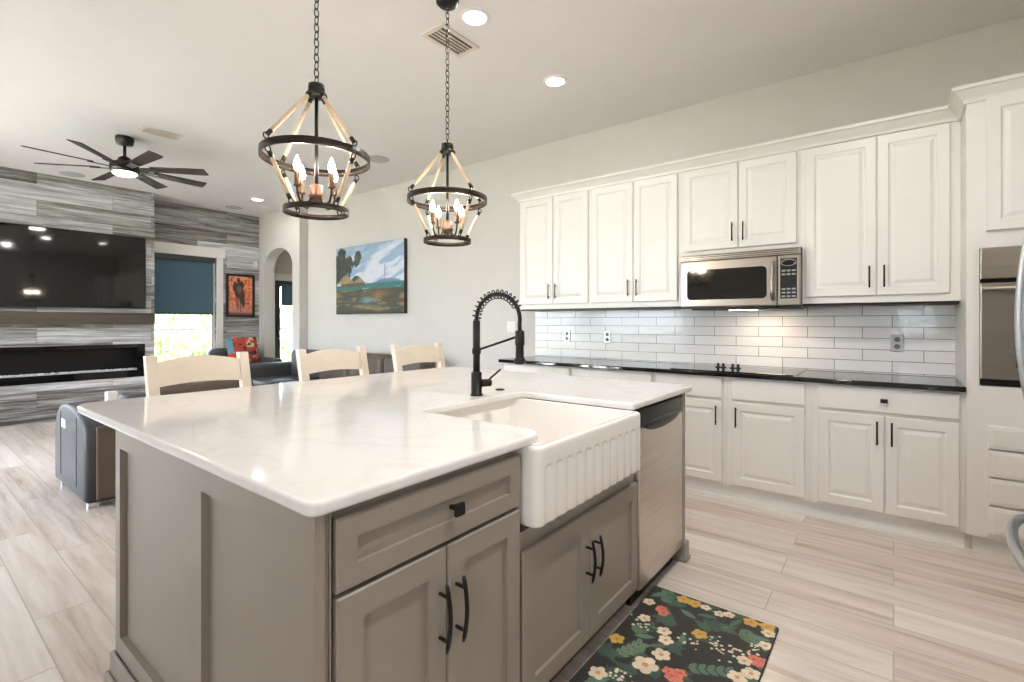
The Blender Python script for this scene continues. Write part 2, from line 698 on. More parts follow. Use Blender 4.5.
# south wall with two wide sliding glass doors
SD = [(-8.3, -6.1), (-5.8, -3.6)]
SZ = 2.44
t = MB()
xs = [-9.07]
for a, b in SD:
    xs += [a, b]
xs += [0.15, 1.05, XE]
t.box((0.15, YS - 0.15, 0), (1.05, YS, 0.95)).box((0.15, YS - 0.15, 2.25), (1.05, YS, ZC))
for i in range(0, len(xs), 2):
    t.box((xs[i], YS - 0.15, 0), (xs[i + 1], YS, ZC))
for a, b in SD:
    t.box((a, YS - 0.15, SZ), (b, YS, ZC))
KX0, KX1, KZ0, KZ1 = 0.15, 1.05, 0.95, 2.25
struct('wall_south', t, 'wall', 'light wall with sliding glass doors behind the camera', 'wall')
for i, (a, b) in enumerate(SD):
    d = MB()
    fw = 0.06
    mid = (a + b) / 2
    for xx in (a, mid - fw / 2, b - fw):
        d.box((xx, YS - 0.12, 0.0), (xx + fw, YS - 0.05, SZ))
    d.box((a, YS - 0.12, SZ - fw), (b, YS - 0.05, SZ)).box((a, YS - 0.12, 0), (b, YS - 0.05, fw))
    o = struct('door_%d' % (i + 2), d, 'trimw', 'white framed sliding glass door, %s one of the south wall' % ('west' if i == 0 else 'east'), 'door')
    for k, (p, q) in enumerate(((a + fw, mid - fw / 2), (mid + fw / 2, b - fw))):
        MB().box((p, YS - 0.09, fw), (q, YS - 0.085, SZ - fw)).build('pane', 'glass', o)


wk = MB()  # unseen window, added to bring more daylight into the kitchen
for xx in (KX0, (KX0 + KX1) / 2 - 0.025, KX1 - 0.05):
    wk.box((xx, YS - 0.11, KZ0), (xx + 0.05, YS - 0.05, KZ1))
wk.box((KX0, YS - 0.11, KZ0), (KX1, YS - 0.05, KZ0 + 0.05)).box((KX0, YS - 0.11, KZ1 - 0.05), (KX1, YS - 0.05, KZ1))
o = struct('fill_window', wk, 'trimw', 'unseen white window added behind the camera for kitchen fill light', 'window')
for p, q in ((KX0 + 0.05, (KX0 + KX1) / 2 - 0.025), ((KX0 + KX1) / 2 + 0.025, KX1 - 0.05)):
    MB().box((p, YS - 0.085, KZ0 + 0.05), (q, YS - 0.08, KZ1 - 0.05)).build('pane', 'glass', o)


def portal(name, loc, rot, w, h):
    l = bpy.data.lights.new(name, 'AREA')
    l.shape = 'RECTANGLE'
    l.size, l.size_y = w, h
    l.cycles.is_portal = True
    o = bpy.data.objects.new(name, l)
    o.location = loc
    o.rotation_euler = rot
    COL.objects.link(o)


for a, b in SD:
    portal('daylight_portal', ((a + b) / 2, YS - 0.2, SZ / 2), (PI / 2, 0, PI), b - a, SZ)
portal('daylight_portal', ((KX0 + KX1) / 2, YS - 0.2, (KZ0 + KZ1) / 2), (PI / 2, 0, PI), KX1 - KX0, KZ1 - KZ0)
portal('daylight_portal', (-9.12, (WY0 + WY1) / 2, (WZ0 + WZ1) / 2), (PI / 2, 0, -PI / 2), WY1 - WY0, WZ1 - WZ0)
portal('daylight_portal', (-9.12, (VY0 + VY1) / 2, (WZ0 + WZ1) / 2), (PI / 2, 0, -PI / 2), VY1 - VY0, WZ1 - WZ0)
portal('daylight_portal', (-9.12, (DY0 + DY1) / 2, DZ1 / 2), (PI / 2, 0, -PI / 2), DY1 - DY0, DZ1)


# windows on the west wall
def west_window(name, a, b, label, ca=True, cb=True):
    fr = MB()
    f = 0.05
    for y in (a, b - f):
        fr.box((-9.05, y, WZ0), (-8.98, y + f, WZ1))
    fr.box((-9.05, a, WZ0), (-8.98, b, WZ0 + f)).box((-9.05, a, WZ1 - f), (-8.98, b, WZ1))
    o = struct(name, fr, 'trimw', label, 'window')
    MB().box((-9.02, a + f, WZ0 + f), (-9.015, b - f, WZ1 - f)).build('pane', 'glass', o)
    c = MB()
    if cb:
        c.box((XW, b, WZ0 - 0.08), (XW + 0.022, b + 0.1, WZ1))
    if ca:
        c.box((XW, a - 0.1, WZ0 - 0.08), (XW + 0.022, a, WZ1))
    c.box((XW, a - (0.13 if ca else -0.0), WZ1), (XW + 0.035, b + 0.13, WZ1 + 0.165), 0.004)
    c.box((XW, a - (0.12 if ca else 0.0), WZ0 - 0.03), (XW + 0.05, b + 0.12, WZ0), 0.004)
    c.build('casing', 'trimw', o)
    return o


west_window('window_1', WY0, WY1, 'white cased window right of the fireplace with a half lowered shade', ca=False)
west_window('window_2', VY0, VY1, 'white cased window left of the fireplace', cb=False)

sh = empty('roller_shade', (-8.96, 2.95, 1.40), 'dark blue grey roller shade half lowered in the living room window', 'window shade')
MB().box((-8.955, WY0 + 0.01, 1.408), (-8.95, WY1 - 0.035, 2.28)).build('shade_cloth', 'shade', sh)
MB().box((-8.965, WY0 + 0.01, 1.395), (-8.94, WY1 - 0.035, 1.42), 0.004).build('hem_bar', 'dframe', sh)
MB().box((-8.975, WY0 + 0.005, 2.255), (-8.91, WY1 - 0.02, 2.338), 0.004).build('cassette', 'dframe', sh)

# hall door with shade
d = MB()
f = 0.11
for y in (DY0, DY1 - f):
    d.box((-9.0, y, 0.01), (-8.94, y + f, DZ1))
d.box((-9.0, DY0 + f, 0.01), (-8.94, DY1 - f, 0.2)).box((-9.0, DY0 + f, DZ1 - f), (-8.94, DY1 - f, DZ1))
o = struct('door_1', d, 'dframe', 'dark framed full glass door in the hall behind the arch', 'door')
MB().box((-8.975, DY0 + f, 0.2), (-8.968, DY1 - f, DZ1 - f)).build('pane', 'glass', o)
MB().tube([(-8.93, DY0 + 0.05, 1.0), (-8.90, DY0 + 0.05, 1.0), (-8.90, DY0 + 0.05, 1.14), (-8.93, DY0 + 0.05, 1.14)], 0.012).build('door_handle', 'black', o)
MB().box((-8.935, DY0 + f + 0.02, 1.58), (-8.93, DY1 - f, 1.95)).box((-8.94, DY0 + f + 0.02, 1.91), (-8.90, DY1 - f, 1.97)).build('door_shade', 'shade', o)
c = MB().box((XW, DY0 - 0.1, DZ1 + 0.0), (XW + 0.02, DY1 + 0.1, DZ1 + 0.13)).box((XW, DY0 - 0.09, 0), (XW + 0.02, DY0 - 0.005, DZ1)).box((XW, DY1, 0), (XW + 0.02, DY1 + 0.09, DZ1))
struct('trim_1', c, 'trimw', 'white casing around the hall door', 'trim')

# baseboards
struct('baseboard_north', MB().box((-7.55, YN - 0.016, 0), (-2.99, YN, 0.13), 0.004), 'trimw', 'white baseboard along the painting wall', 'baseboard')
struct('baseboard_arch', MB().box((-7.77, YA - 0.016, 0), (-7.55, YA, 0.13), 0.004).box((-8.9, YA - 0.016, 0), (-8.73, YA, 0.13), 0.004), 'trimw', 'white baseboard either side of the arch', 'baseboard')
struct('baseboard_west', MB().box((XW, WY0, 0), (XW + 0.016, YA - 0.016, 0.13), 0.004), 'trimw', 'white baseboard under the living room window', 'baseboard')

# backsplash
struct('trim_2', MB().box((-3.01, YN - 0.012, 0.912), (0.317, YN, 1.41)), 'tile', 'glossy white subway tile backsplash', 'backsplash')

# outdoors
out = MB().box((-40, -30, -0.35), (-9.2, 30, -0.12))
out.box((-9.2, -30, -0.35), (20, YS - 0.25, -0.12)).box((XE + 0.2, YS - 0.25, -0.35), (20, 20, -0.12))
o = tag(out.build('lawn', 'grass'), 'sunlit green lawn outside the windows', 'lawn', None, 'structure')
tag(MB().box((-9.0, -6.5, -0.119), (6.0, YS - 0.26, -0.02)).build('bounce_patio', 'bounce_patio'), 'unseen pale concrete slab added to bounce sunlight in through the sliding doors', 'bounce_patio', None, 'structure')  # unseen reflector, added so sunlight bounces up to the ceiling
fc = empty('garden_fence', (-11.6, 3.2, -0.12), 'black metal picket fence outside the living room window', 'fence')
p = MB()
for i in range(75):
    y = -1.0 + i * 0.115
    p.box((-11.608, y, -0.12), (-11.592, y + 0.016, 1.14))
p.build('pickets', 'fence', fc)
MB().box((-11.62, -1.0, 1.10), (-11.58, 7.6, 1.14)).box((-11.62, -1.0, -0.02), (-11.58, 7.6, 0.02)).build('rails', 'fence', fc)


def bush(name, c, r, label, seed):
    rnd = random.Random(seed)
    b = MB()
    for k in range(420):
        u = rnd.uniform(-1, 1)
        a = rnd.uniform(0, 2 * PI)
        s = math.sqrt(1 - u * u)
        q = rnd.uniform(0.75, 1.05)
        p = Vector((s * math.cos(a) * r[0] * q, s * math.sin(a) * r[1] * q, u * r[2] * q)) + Vector(c)
        if p.z < -0.1:
            continue
        n = Vector((rnd.uniform(-1, 1), rnd.uniform(-1, 1), rnd.uniform(-1, 1))).normalized()
        w = n.orthogonal().normalized()
        v = n.cross(w)
        z = rnd.uniform(0.12, 0.24) * r[2]
        b.quad(p - w * z, p + v * z * 0.6, p + w * z, p - v * z * 0.6)
    t = bmesh.new()
    bmesh.ops.create_icosphere(t, subdivisions=2, radius=1.0)
    for v in t.verts:
        v.co = Vector((v.co.x * r[0] * 0.85, v.co.y * r[1] * 0.85, v.co.z * r[2] * 0.85)) + Vector(c)
    b._merge(t)
    tag(b.build(name, 'leaf'), label, 'bush')


bush('garden_bush', (-15.5, 3.2, 0.5), (1.2, 1.6, 1.0), 'pale green bush left of centre beyond the fence', 1)
bush('garden_bush', (-18.5, 5.9, 0.8), (1.2, 1.5, 1.2), 'pale green bush beyond the fence, right part of the window', 2)
bush('garden_bush', (-14.2, 8.2, 0.7), (1.2, 1.2, 1.3), 'pale green bush seen through the hall door glass', 3)

# ================================================================== LIVING ROOM
# television
tv = empty('television', (XB, 1.42, 1.46), 'large black flat television on the grey plank chimney breast', 'television')
MB().box((XB + 0.002, 0.9, 1.7), (XB + 0.03, 1.9, 2.2)).build('wall_mount', 'plastic', tv)
MB().box((XB + 0.03, 0.523, 1.462), (XB + 0.065, 2.317, 2.465), 0.004).build('housing', 'plastic', tv)
MB().box((XB + 0.0651, 0.535, 1.482), (XB + 0.0665, 2.305, 2.454)).build('screen', 'tv', tv)

mt = MB().box((XB + 0.001, 0.40, 1.245), (XB + 0.16, 2.40, 1.40), 0.006)
tag(mt.build('mantel_shelf', 'mantel'), 'dark brown wooden mantel beam between television and fireplace', 'mantel')

fp = empty('linear_fireplace', (XB, 1.4, FZ0), 'long black linear electric fireplace set in the plank wall', 'fireplace')
fb = MB()
fb.box((XB - 0.30, FY0 + 0.002, FZ0 + 0.002), (XB - 0.28, FY1 - 0.002, FZ1 - 0.002))
fb.box((XB - 0.28, FY0 + 0.002, FZ0 + 0.002), (XB - 0.01, FY0 + 0.02, FZ1 - 0.002)).box((XB - 0.28, FY1 - 0.02, FZ0 + 0.002), (XB - 0.01, FY1 - 0.002, FZ1 - 0.002))
fb.box((XB - 0.28, FY0 + 0.02, FZ0 + 0.002), (XB - 0.01, FY1 - 0.02, FZ0 + 0.02)).box((XB - 0.28, FY0 + 0.02, FZ1 - 0.02), (XB - 0.01, FY1 - 0.02, FZ1 - 0.002))
fb.build('firebox', 'plastic', fp)
ff = MB()
ff.box((XB - 0.01, FY0 + 0.002, FZ0 + 0.002), (XB + 0.012, FY1 - 0.002, FZ0 + 0.10)).box((XB - 0.01, FY0 + 0.002, FZ1 - 0.05), (XB + 0.012, FY1 - 0.002, FZ1 - 0.002))
ff.box((XB - 0.01, FY0 + 0.002, FZ0 + 0.10), (XB + 0.012, FY0 + 0.09, FZ1 - 0.05)).box((XB - 0.01, FY1 - 0.09, FZ0 + 0.10), (XB + 0.012, FY1 - 0.002, FZ1 - 0.05))
ff.build('front_frame', 'darkglass', fp)
cr = MB()
rnd = random.Random(3)
for i in range(260):
    y = rnd.uniform(FY0 + 0.1, FY1 - 0.1)
    s = rnd.uniform(0.006, 0.014)
    z = FZ0 + 0.115
    x = XB - rnd.uniform(0.02, 0.08)
    t = bmesh.new()
    bmesh.ops.create_icosphere(t, subdivisions=1, radius=s)
    t.transform(Matrix.Translation((x, y, z)))
    cr._merge(t)
cr.box((XB - 0.27, FY0 + 0.03, FZ0 + 0.02), (XB - 0.012, FY1 - 0.03, FZ0 + 0.105))
tag(cr.build('glass_crystals', 'crystals', fp), 'line of clear glass crystals', None, None, 'stuff')


# ---- painted surfaces as grids of vertex colours
def grid_paint(name, O, U, V, w, h, nu, nv, img, mat, parent=None, dome=0.0):
    O, U, V = Vector(O), Vector(U), Vector(V)
    off = Vector((0, 0, 0))
    p = parent
    while p is not None:
        off += p.location
        p = p.parent
    Nn = U.cross(V)
    vs = []
    for j in range(nv):
        for i in range(nu):
            a, b = i / (nu - 1), j / (nv - 1)
            q = O + U * (a * w) + V * (b * h) - off
            if dome:
                q = q + Nn * (dome * (max(0.0, (1 - (2 * a - 1) ** 4)) * max(0.0, (1 - (2 * b - 1) ** 4))))
            vs.append(q)
    fs = [(j * nu + i, j * nu + i + 1, (j + 1) * nu + i + 1, (j + 1) * nu + i) for j in range(nv - 1) for i in range(nu - 1)]
    me = bpy.data.meshes.new(name)
    me.from_pydata(vs, [], fs)
    at = me.color_attributes.new('paint', 'FLOAT_COLOR', 'POINT')
    buf = np.ones((nu * nv, 4), dtype=np.float32)
    s = img.reshape(-1, 3) / 255.0
    buf[:, :3] = np.where(s <= 0.04045, s / 12.92, ((s + 0.055) / 1.055) ** 2.4)
    at.data.foreach_set('color', buf.ravel())
    me.materials.append(M[mat])
    me.polygons.foreach_set('use_smooth', [bool(dome)] * len(fs))
    o = bpy.data.objects.new(name, me)
    COL.objects.link(o)
    if parent is not None:
        o.parent = parent
    return o


def vnoise(u, v, seed, oct=4):
    """smooth value noise on arrays"""
    r = np.random.RandomState(seed)
    tot = np.zeros_like(u)
    amp = 1.0
    norm = 0
    for k in range(oct):
        T = r.rand(64, 64)
        s = 2 ** k
        x, y = (u * s) % 63, (v * s) % 63
        xi, yi = x.astype(int), y.astype(int)
        fx, fy = x - xi, y - yi
        fx, fy = fx * fx * (3 - 2 * fx), fy * fy * (3 - 2 * fy)
        a = T[yi, xi] * (1 - fx) + T[yi, xi + 1] * fx
        b = T[yi + 1, xi] * (1 - fx) + T[yi + 1, xi + 1] * fx
        tot += amp * (a * (1 - fy) + b * fy)
        norm += amp
        amp *= 0.55
    return tot / norm


def mix(img, mask, col):
    m = np.clip(mask, 0, 1)[..., None]
    return img * (1 - m) + np.array(col, float) * m


def sstep(x, a, b):
    t = np.clip((x - a) / (b - a), 0, 1)
    return t * t * (3 - 2 * t)


def landscape(nu, nv):
    u, v = np.meshgrid(np.linspace(0, 1, nu), np.linspace(0, 1, nv))
    n1 = vnoise(u * 3 + v * 2, v * 9 - u * 5, 1)
    n2 = vnoise(u * 14, v * 14, 2)
    n3 = vnoise(u * 6, v * 26, 3)
    im = np.zeros((nv, nu, 3)) + np.array([142, 166, 192])
    im = mix(im, sstep(n1, 0.42, 0.62), (202, 206, 216))
    im = mix(im, sstep(v - u * 0.15, 0.78, 0.95) * 0.6, (116, 142, 172))
    # far blue hill and dark hill
    hill = 0.43 + 0.06 * np.sin((u - 0.55) * 7.0)
    im = mix(im, sstep(hill - v, -0.005, 0.01) * (u > 0.5), (96, 124, 160))
    dh = 0.56 - 2.4 * np.maximum(u - 0.34, 0) ** 1.4 - 0.9 * np.maximum(0.3 - u, 0)
    im = mix(im, sstep(dh - v, -0.01, 0.015), (38, 58, 72))
    im = mix(im, sstep(0.43 + 0.02 * n2 - v, -0.01, 0.015), (52, 104, 104))
    im = mix(im, sstep(0.375 - v + 0.02 * (n2 - 0.5), -0.01, 0.01) * (u > 0.42) * sstep(n3, 0.4, 0.6), (160, 186, 190))
    # earth
    g = sstep(0.35 + 0.03 * n2 - v, -0.01, 0.03)
    im = mix(im, g, (66, 62, 52))
    im = mix(im, g * sstep(n3, 0.52, 0.68), (128, 106, 78))
    im = mix(im, g * sstep(vnoise(u * 8, v * 20, 9), 0.55, 0.7), (44, 62, 58))
    im = mix(im, np.exp(-((u - 0.5) / 0.1) ** 2 - ((v - 0.2) / 0.04) ** 2), (96, 140, 152))
    im = mix(im, np.exp(-((u - 0.65) / 0.12) ** 2 - ((v - 0.28) / 0.05) ** 2) * 0.7, (150, 98, 70))
    im = mix(im, np.exp(-((u - 0.5) / 0.2) ** 2 - ((v - 0.1) / 0.03) ** 2) * 0.6, (160, 138, 100))
    im = mix(im, sstep(0.07 - v, 0, 0.07), (34, 36, 38))
    # trees on the left
    n5 = vnoise(u * 22, v * 16, 17, 4)
    crown = np.zeros_like(u)
    for cx, cy, rx, ry in ((0.03, 0.74, 0.13, 0.2), (0.15, 0.70, 0.12, 0.15), (0.22, 0.76, 0.08, 0.12), (0.09, 0.9, 0.07, 0.1), (0.34, 0.83, 0.055, 0.11), (0.32, 0.74, 0.035, 0.06), (0.05, 0.56, 0.12, 0.14)):
        crown = np.maximum(crown, 1.0 - np.sqrt(((u - cx) / rx) ** 2 + ((v - cy) / ry) ** 2) * 0.75)
    tm = sstep(crown + (n5 - 0.5) * 0.9, 0.26, 0.38) * sstep(crown, 0.05, 0.2)
    im = mix(im, tm, (44, 50, 46))
    im = mix(im, tm * sstep(vnoise(u * 30, v * 24, 19), 0.55, 0.68), (74, 80, 66))
    for a, b, cc, dd in ((0.2, 0.45, 0.24, 0.7), (0.26, 0.68, 0.31, 0.78)):
        t = np.clip((v - b) / (dd - b), 0, 1)
        im = mix(im, (np.abs(u - (a + (cc - a) * t)) < 0.008) * (v > b) * (v < dd) * 1.0, (46, 40, 36))
    # huts
    for cx, w, zt in ((0.16, 0.15, 0.6), (0.37, 0.1, 0.53)):
        im = mix(im, ((np.abs(u - cx) < w * 0.8) & (v > 0.40) & (v < 0.46)) * 0.9, (84, 74, 64))
        im = mix(im, ((np.abs(u - cx + 0.03 * (n2 - 0.5)) < (zt - v) / (zt - 0.45) * w) & (v >= 0.45) & (v < zt)) * 0.9, (150, 132, 100))
    im = mix(im, ((np.abs(u - 0.05) < 0.03) & (v > 0.42) & (v < 0.46)) * 0.8, (220, 222, 220))
    # mast
    im = mix(im, ((np.abs(u - 0.745) < 0.005) & (v > 0.4) & (v < 0.7)) * 0.8, (90, 108, 130))
    return im + (n2[..., None] - 0.5) * 14


pa = empty('landscape_painting', (-5.94, YN, 1.385), 'landscape canvas with huts, trees and hills on the grey wall', 'painting')
PX0, PX1, PZ0, PZ1 = -6.66, -5.09, 1.39, 2.38
MB().box((PX0, YN - 0.055, PZ0), (PX1, YN - 0.002, PZ1)).build('stretcher', 'canvas_edge', pa)
grid_paint('canvas', (PX0 + 0.001, YN - 0.0556, PZ0 + 0.001), (1, 0, 0), (0, 0, 1), PX1 - PX0 - 0.002, PZ1 - PZ0 - 0.002, 190, 130,
           np.clip(landscape(190, 130), 0, 255), 'canvas', pa)


def rider(nu, nv):
    u, v = np.meshgrid(np.linspace(0, 1, nu), np.linspace(0, 1, nv))
    n2 = vnoise(u * 7, v * 10, 12)
    im = np.zeros((nv, nu, 3)) + np.array([196, 106, 76])
    im = mix(im, sstep(n2, 0.4, 0.62), (226, 150, 110))
    im = mix(im, sstep(0.4 - v, 0, 0.4) * 0.8, (178, 134, 128))
    im = mix(im, sstep(n2, 0.62, 0.75), (160, 60, 40))

    def blob(cx, cy, rx, ry, a=0.0):
        x, y = u - cx, v - cy
        x, y = x * math.cos(a) + y * math.sin(a), -x * math.sin(a) + y * math.cos(a)
        return sstep(1.0 - (x / rx) ** 2 - (y / ry) ** 2 + (n2 - 0.5) * 1.2, -0.1, 0.3)
    dk = (70, 48, 44)
    for c in ((0.42, 0.62, 0.17, 0.2), (0.52, 0.78, 0.14, 0.1), (0.3, 0.72, 0.12, 0.12), (0.55, 0.5, 0.14, 0.2), (0.42, 0.9, 0.07, 0.06), (0.62, 0.34, 0.07, 0.16),
              (0.4, 0.3, 0.025, 0.2), (0.5, 0.28, 0.025, 0.22), (0.33, 0.36, 0.025, 0.16)):
        im = mix(im, blob(*c), dk)
    im = mix(im, blob(0.46, 0.66, 0.09, 0.1), (110, 84, 76))
    im = mix(im, sstep(0.09 - v, 0, 0.06), (120, 80, 72))
    return im + (n2[..., None] - 0.5) * 20


hp = empty('framed_picture', (XW, 3.82, 1.36), 'black framed orange picture of a dark rider, on the plank wall', 'picture')
hy0, hy1, hz0, hz1 = 3.585, 4.05, 1.362, 2.095
fr = MB()
b = 0.035
fr.box((XW + 0.002, hy0, hz0), (XW + 0.035, hy0 + b, hz1)).box((XW + 0.002, hy1 - b, hz0), (XW + 0.035, hy1, hz1))
fr.box((XW + 0.002, hy0 + b, hz0), (XW + 0.035, hy1 - b, hz0 + b)).box((XW + 0.002, hy0 + b, hz1 - b), (XW + 0.035, hy1 - b, hz1))
fr.box((XW + 0.002, hy0 + b, hz0 + b), (XW + 0.012, hy1 - b, hz1 - b))
fr.build('frame', 'picframe', hp)
grid_paint('canvas', (XW + 0.016, hy0 + b, hz0 + b), (0, 1, 0), (0, 0, 1), hy1 - hy0 - 2 * b, hz1 - hz0 - 2 * b, 60, 95,
           np.clip(rider(60, 95), 0, 255), 'canvas', hp)

tag(MB().box((XW + 0.001, 4.035, 2.24), (XW + 0.05, 4.095, 2.35), 0.006).build('wall_sensor', 'trimw'), 'small white sensor box high on the plank wall corner', 'sensor')


# ---- leather seating
def cushion(mb, lo, hi, r=0.06, seg=4, puff=0.0):
    mb.box(lo, hi, r, seg)


so = empty('leather_sofa', (-4.68, 1.45, 0), 'grey leather sofa with its back to the island, beside the stools', 'sofa')
# arm end facing the camera side (curved top profile), extruded along y
prof = [(-5.20, 0.045), (-5.20, 0.45), (-5.15, 0.57), (-5.04, 0.64), (-4.87, 0.668), (-4.62, 0.662), (-4.44, 0.63), (-4.32, 0.575), (-4.285, 0.51), (-4.285, 0.045)]


def extr(prof, y0, y1, bev=0.03):
    t = bmesh.new()
    vs = [t.verts.new((x, y0, z)) for x, z in prof]
    f = t.faces.new(vs)
    r = bmesh.ops.extrude_face_region(t, geom=[f])
    for v in r['geom']:
        if isinstance(v, bmesh.types.BMVert):
            v.co.y = y1
    bmesh.ops.recalc_face_normals(t, faces=t.faces[:])
    ed = [e for e in t.edges if abs(e.verts[0].co.y - e.verts[1].co.y) < 1e-6]
    bmesh.ops.bevel(t, geom=ed, offset=bev, segments=3, affect='EDGES', profile=0.5)
    for f in t.faces:
        f.smooth = True
    return t


a = MB()
a._merge(extr(prof, 0.84, 1.06))
a.build('arm', 'leather', so)
for xx in (-4.50, -4.98):
    MB().box((xx - 0.004, 0.8365, 0.12), (xx + 0.004, 0.843, 0.60)).build('seam', 'leather_d', so)
MB().box((-4.93, 0.834, 0.49), (-4.81, 0.841, 0.55)).build('tag', 'tag', so)
a = MB()
a._merge(extr(prof, 1.96, 2.16))
a.build('arm', 'leather', so)
MB().box((-4.50, 1.24, 0.09), (-4.272, 1.955, 0.80), 0.05, 4).build('backrest', 'leather_d', so)  # grey leather; the brown cast of warm light is in the colour
MB().box((-4.283, 0.90, 0.06), (-4.262, 2.10, 0.56), 0.01).build('back_panel', 'leather_d', so)
MB().box((-5.18, 1.07, 0.28), (-4.50, 1.955, 0.47), 0.05, 4).build('seat_cushion', 'leather', so)
MB().box((-5.08, 1.07, 0.09), (-4.50, 1.955, 0.28)).build('base', 'leather', so)
MB().box((-4.55, 1.065, 0.40), (-4.285, 1.235, 0.755), 0.055, 4).build('back_cushion', 'leather', so)
for x in (-5.14, -4.36):
    for y in (0.90, 2.10):
        MB().box((x - 0.03, y - 0.03, 0), (x + 0.03, y + 0.03, 0.047)).build('foot', 'chrome', so)
tag(MB().box((-4.46, 0.985, 0.665), (-4.40, 1.05, 0.775), 0.008).build('plain_white_box', 'tag'), 'small white box on the sofa arm behind the counter corner', 'box')  # plain stand-in for an unidentified white object

# long sofa below the landscape painting
sb = empty('leather_sofa', (-5.8, 3.75, 0), 'dark grey leather sofa along the wall below the landscape painting', 'sofa')
MB().box((-7.58, 3.20, 0.08), (-7.30, 4.12, 0.66), 0.07, 5).build('arm', 'leather', sb)
MB().box((-4.30, 3.20, 0.08), (-4.04, 4.12, 0.66), 0.07, 5).build('arm', 'leather', sb)
MB().box((-7.30, 3.22, 0.08), (-4.30, 4.10, 0.30), 0.03).build('base', 'leather', sb)
for i in range(4):
    x = -7.30 + i * 0.75
    MB().box((x + 0.004, 3.18, 0.28), (x + 0.746, 3.92, 0.47), 0.06, 4).build('seat_cushion', 'leather', sb)
    MB().box((x + 0.004, 3.84, 0.42), (x + 0.746, 4.10, 0.86), 0.08, 4).build('back_cushion', 'leather_d' if i else 'leather', sb)  # first cushion plain grey, the others have warm light put into their colour
for x in (-7.5, -4.12):
    for y in (3.26, 4.04):
        MB().box((x - 0.03, y - 0.03, 0), (x + 0.03, y + 0.03, 0.085)).build('foot', 'plastic', sb)

# armchair by the window with the patterned pillow
ac = empty('leather_armchair', (-8.42, 3.62, 0), 'grey leather armchair in the corner under the framed picture', 'armchair')
MB().box((-8.86, 3.05, 0.08), (-8.02, 3.24, 0.60), 0.06, 4).build('arm', 'leather', ac)
MB().box((-8.86, 3.90, 0.08), (-7.95, 4.09, 0.68), 0.06, 4).build('arm', 'leather', ac)
MB().box((-8.60, 3.245, 0.26), (-7.98, 3.895, 0.60), 0.06, 4).build('seat_cushion', 'leather', ac)
MB().box((-8.86, 3.245, 0.08), (-8.03, 3.895, 0.27), 0.02).build('base', 'leather', ac)
MB().box((-8.88, 3.245, 0.26), (-8.64, 3.895, 0.84), 0.07, 4).build('backrest', 'leather', ac)
for x in (-8.8, -8.1):
    for y in (3.12, 4.02):
        MB().box((x - 0.03, y - 0.03, 0), (x + 0.03, y + 0.03, 0.085)).build('foot', 'plastic', ac)


def pillow_img(nu, nv):
    u, v = np.meshgrid(np.linspace(0, 1, nu), np.linspace(0, 1, nv))
    n = vnoise(u * 5, v * 5, 31, 3)
    im = np.zeros((nv, nu, 3)) + np.array([170, 62, 52])
    im = mix(im, sstep(n, 0.58, 0.64), (198, 176, 140))
    im = mix(im, sstep(vnoise(u * 6 + 3, v * 6, 32, 2), 0.66, 0.7), (70, 50, 48))
    im = mix(im, sstep(0.18 - u, 0, 0.05) * (v > 0.35), (88, 132, 146))
    return im


pl = empty('throw_pillow', (-8.4, 3.67, 0.60), 'red patterned throw pillow leaning in the corner armchair', 'pillow')
pi = np.clip(pillow_img(60, 50), 0, 255)
grid_paint('pillow_front', (-8.36, 3.41, 0.62), (0, 1, 0), (-0.30, 0, 0.954), 0.48, 0.42, 60, 50, pi, 'pillow', pl, dome=0.075)
grid_paint('pillow_back', (-8.36, 3.89, 0.62), (0, -1, 0), (-0.30, 0, 0.954), 0.48, 0.42, 60, 50, pi[:, ::-1], 'pillow', pl, dome=0.05)

# ================================================================== CEILING FAN
FX, FY = -6.13, 1.515
fan = empty('ceiling_fan', (FX, FY, ZC), 'dark eight blade ceiling fan with a round light over the living room', 'ceiling fan')
MB().lathe([(0.075, ZC - 0.001), (0.08, ZC - 0.03), (0.07, ZC - 0.075), (0.02, ZC - 0.085)], (FX, FY, 0)).build('canopy', 'black', fan)
MB().tube([(FX, FY, ZC - 0.08), (FX, FY, 2.92)], 0.014, 12).build('downrod', 'black', fan)
MB().lathe([(0.03, 2.94), (0.052, 2.925), (0.06, 2.895), (0.095, 2.88), (0.12, 2.855), (0.125, 2.815), (0.118, 2.79), (0.112, 2.78)], (FX, FY, 0), 32).build('motor', 'black', fan)
MB().lathe([(0.10, 2.781), (0.10, 2.765), (0.086, 2.755), (0.05, 2.75), (0.005, 2.749)], (FX, FY, 0), 32).build('light_lens', 'fan_lens', fan)
for k in range(8):
    a = math.radians(4 + 45 * k)
    bl = bmesh.new()
    prof = [(0.24, -0.045), (0.26, 0.05), (0.735, 0.062), (0.755, 0.045), (0.745, -0.062)]
    vs = [bl.verts.new((x, y, -0.004)) for x, y in prof]
    f = bl.faces.new(vs)
    r = bmesh.ops.extrude_face_region(bl, geom=[f])
    for v in r['geom']:
        if isinstance(v, bmesh.types.BMVert):
            v.co.z += 0.008
    rot = Matrix.Translation((FX, FY, 2.827)) @ Matrix.Rotation(a, 4, 'Z') @ Matrix.Rotation(math.radians(-13), 4, 'X')
    q = MB()
    q._merge(bl, rot)
    ob = q.build('blade', 'fanblade', fan)
    ir = MB()
    t = bmesh.new()
    bmesh.ops.create_cube(t, size=1)
    for v in t.verts:
        v.co = Vector((0.19 + v.co.x * 0.2, v.co.y * (0.05 if v.co.x < 0 else 0.075), -0.010 + v.co.z * 0.008))
    ir._merge(t, rot)
    ir.build('blade_iron', 'black', ob)
fl_ = bpy.data.lights.new('fan_lamp', 'AREA')
fl_.shape = 'DISK'
fl_.size = 0.18
fl_.energy = 14
fl_.color = (1.0, 0.9, 0.78)
flo = bpy.data.objects.new('fan_lamp', fl_)
flo.location = (FX, FY, 2.74)
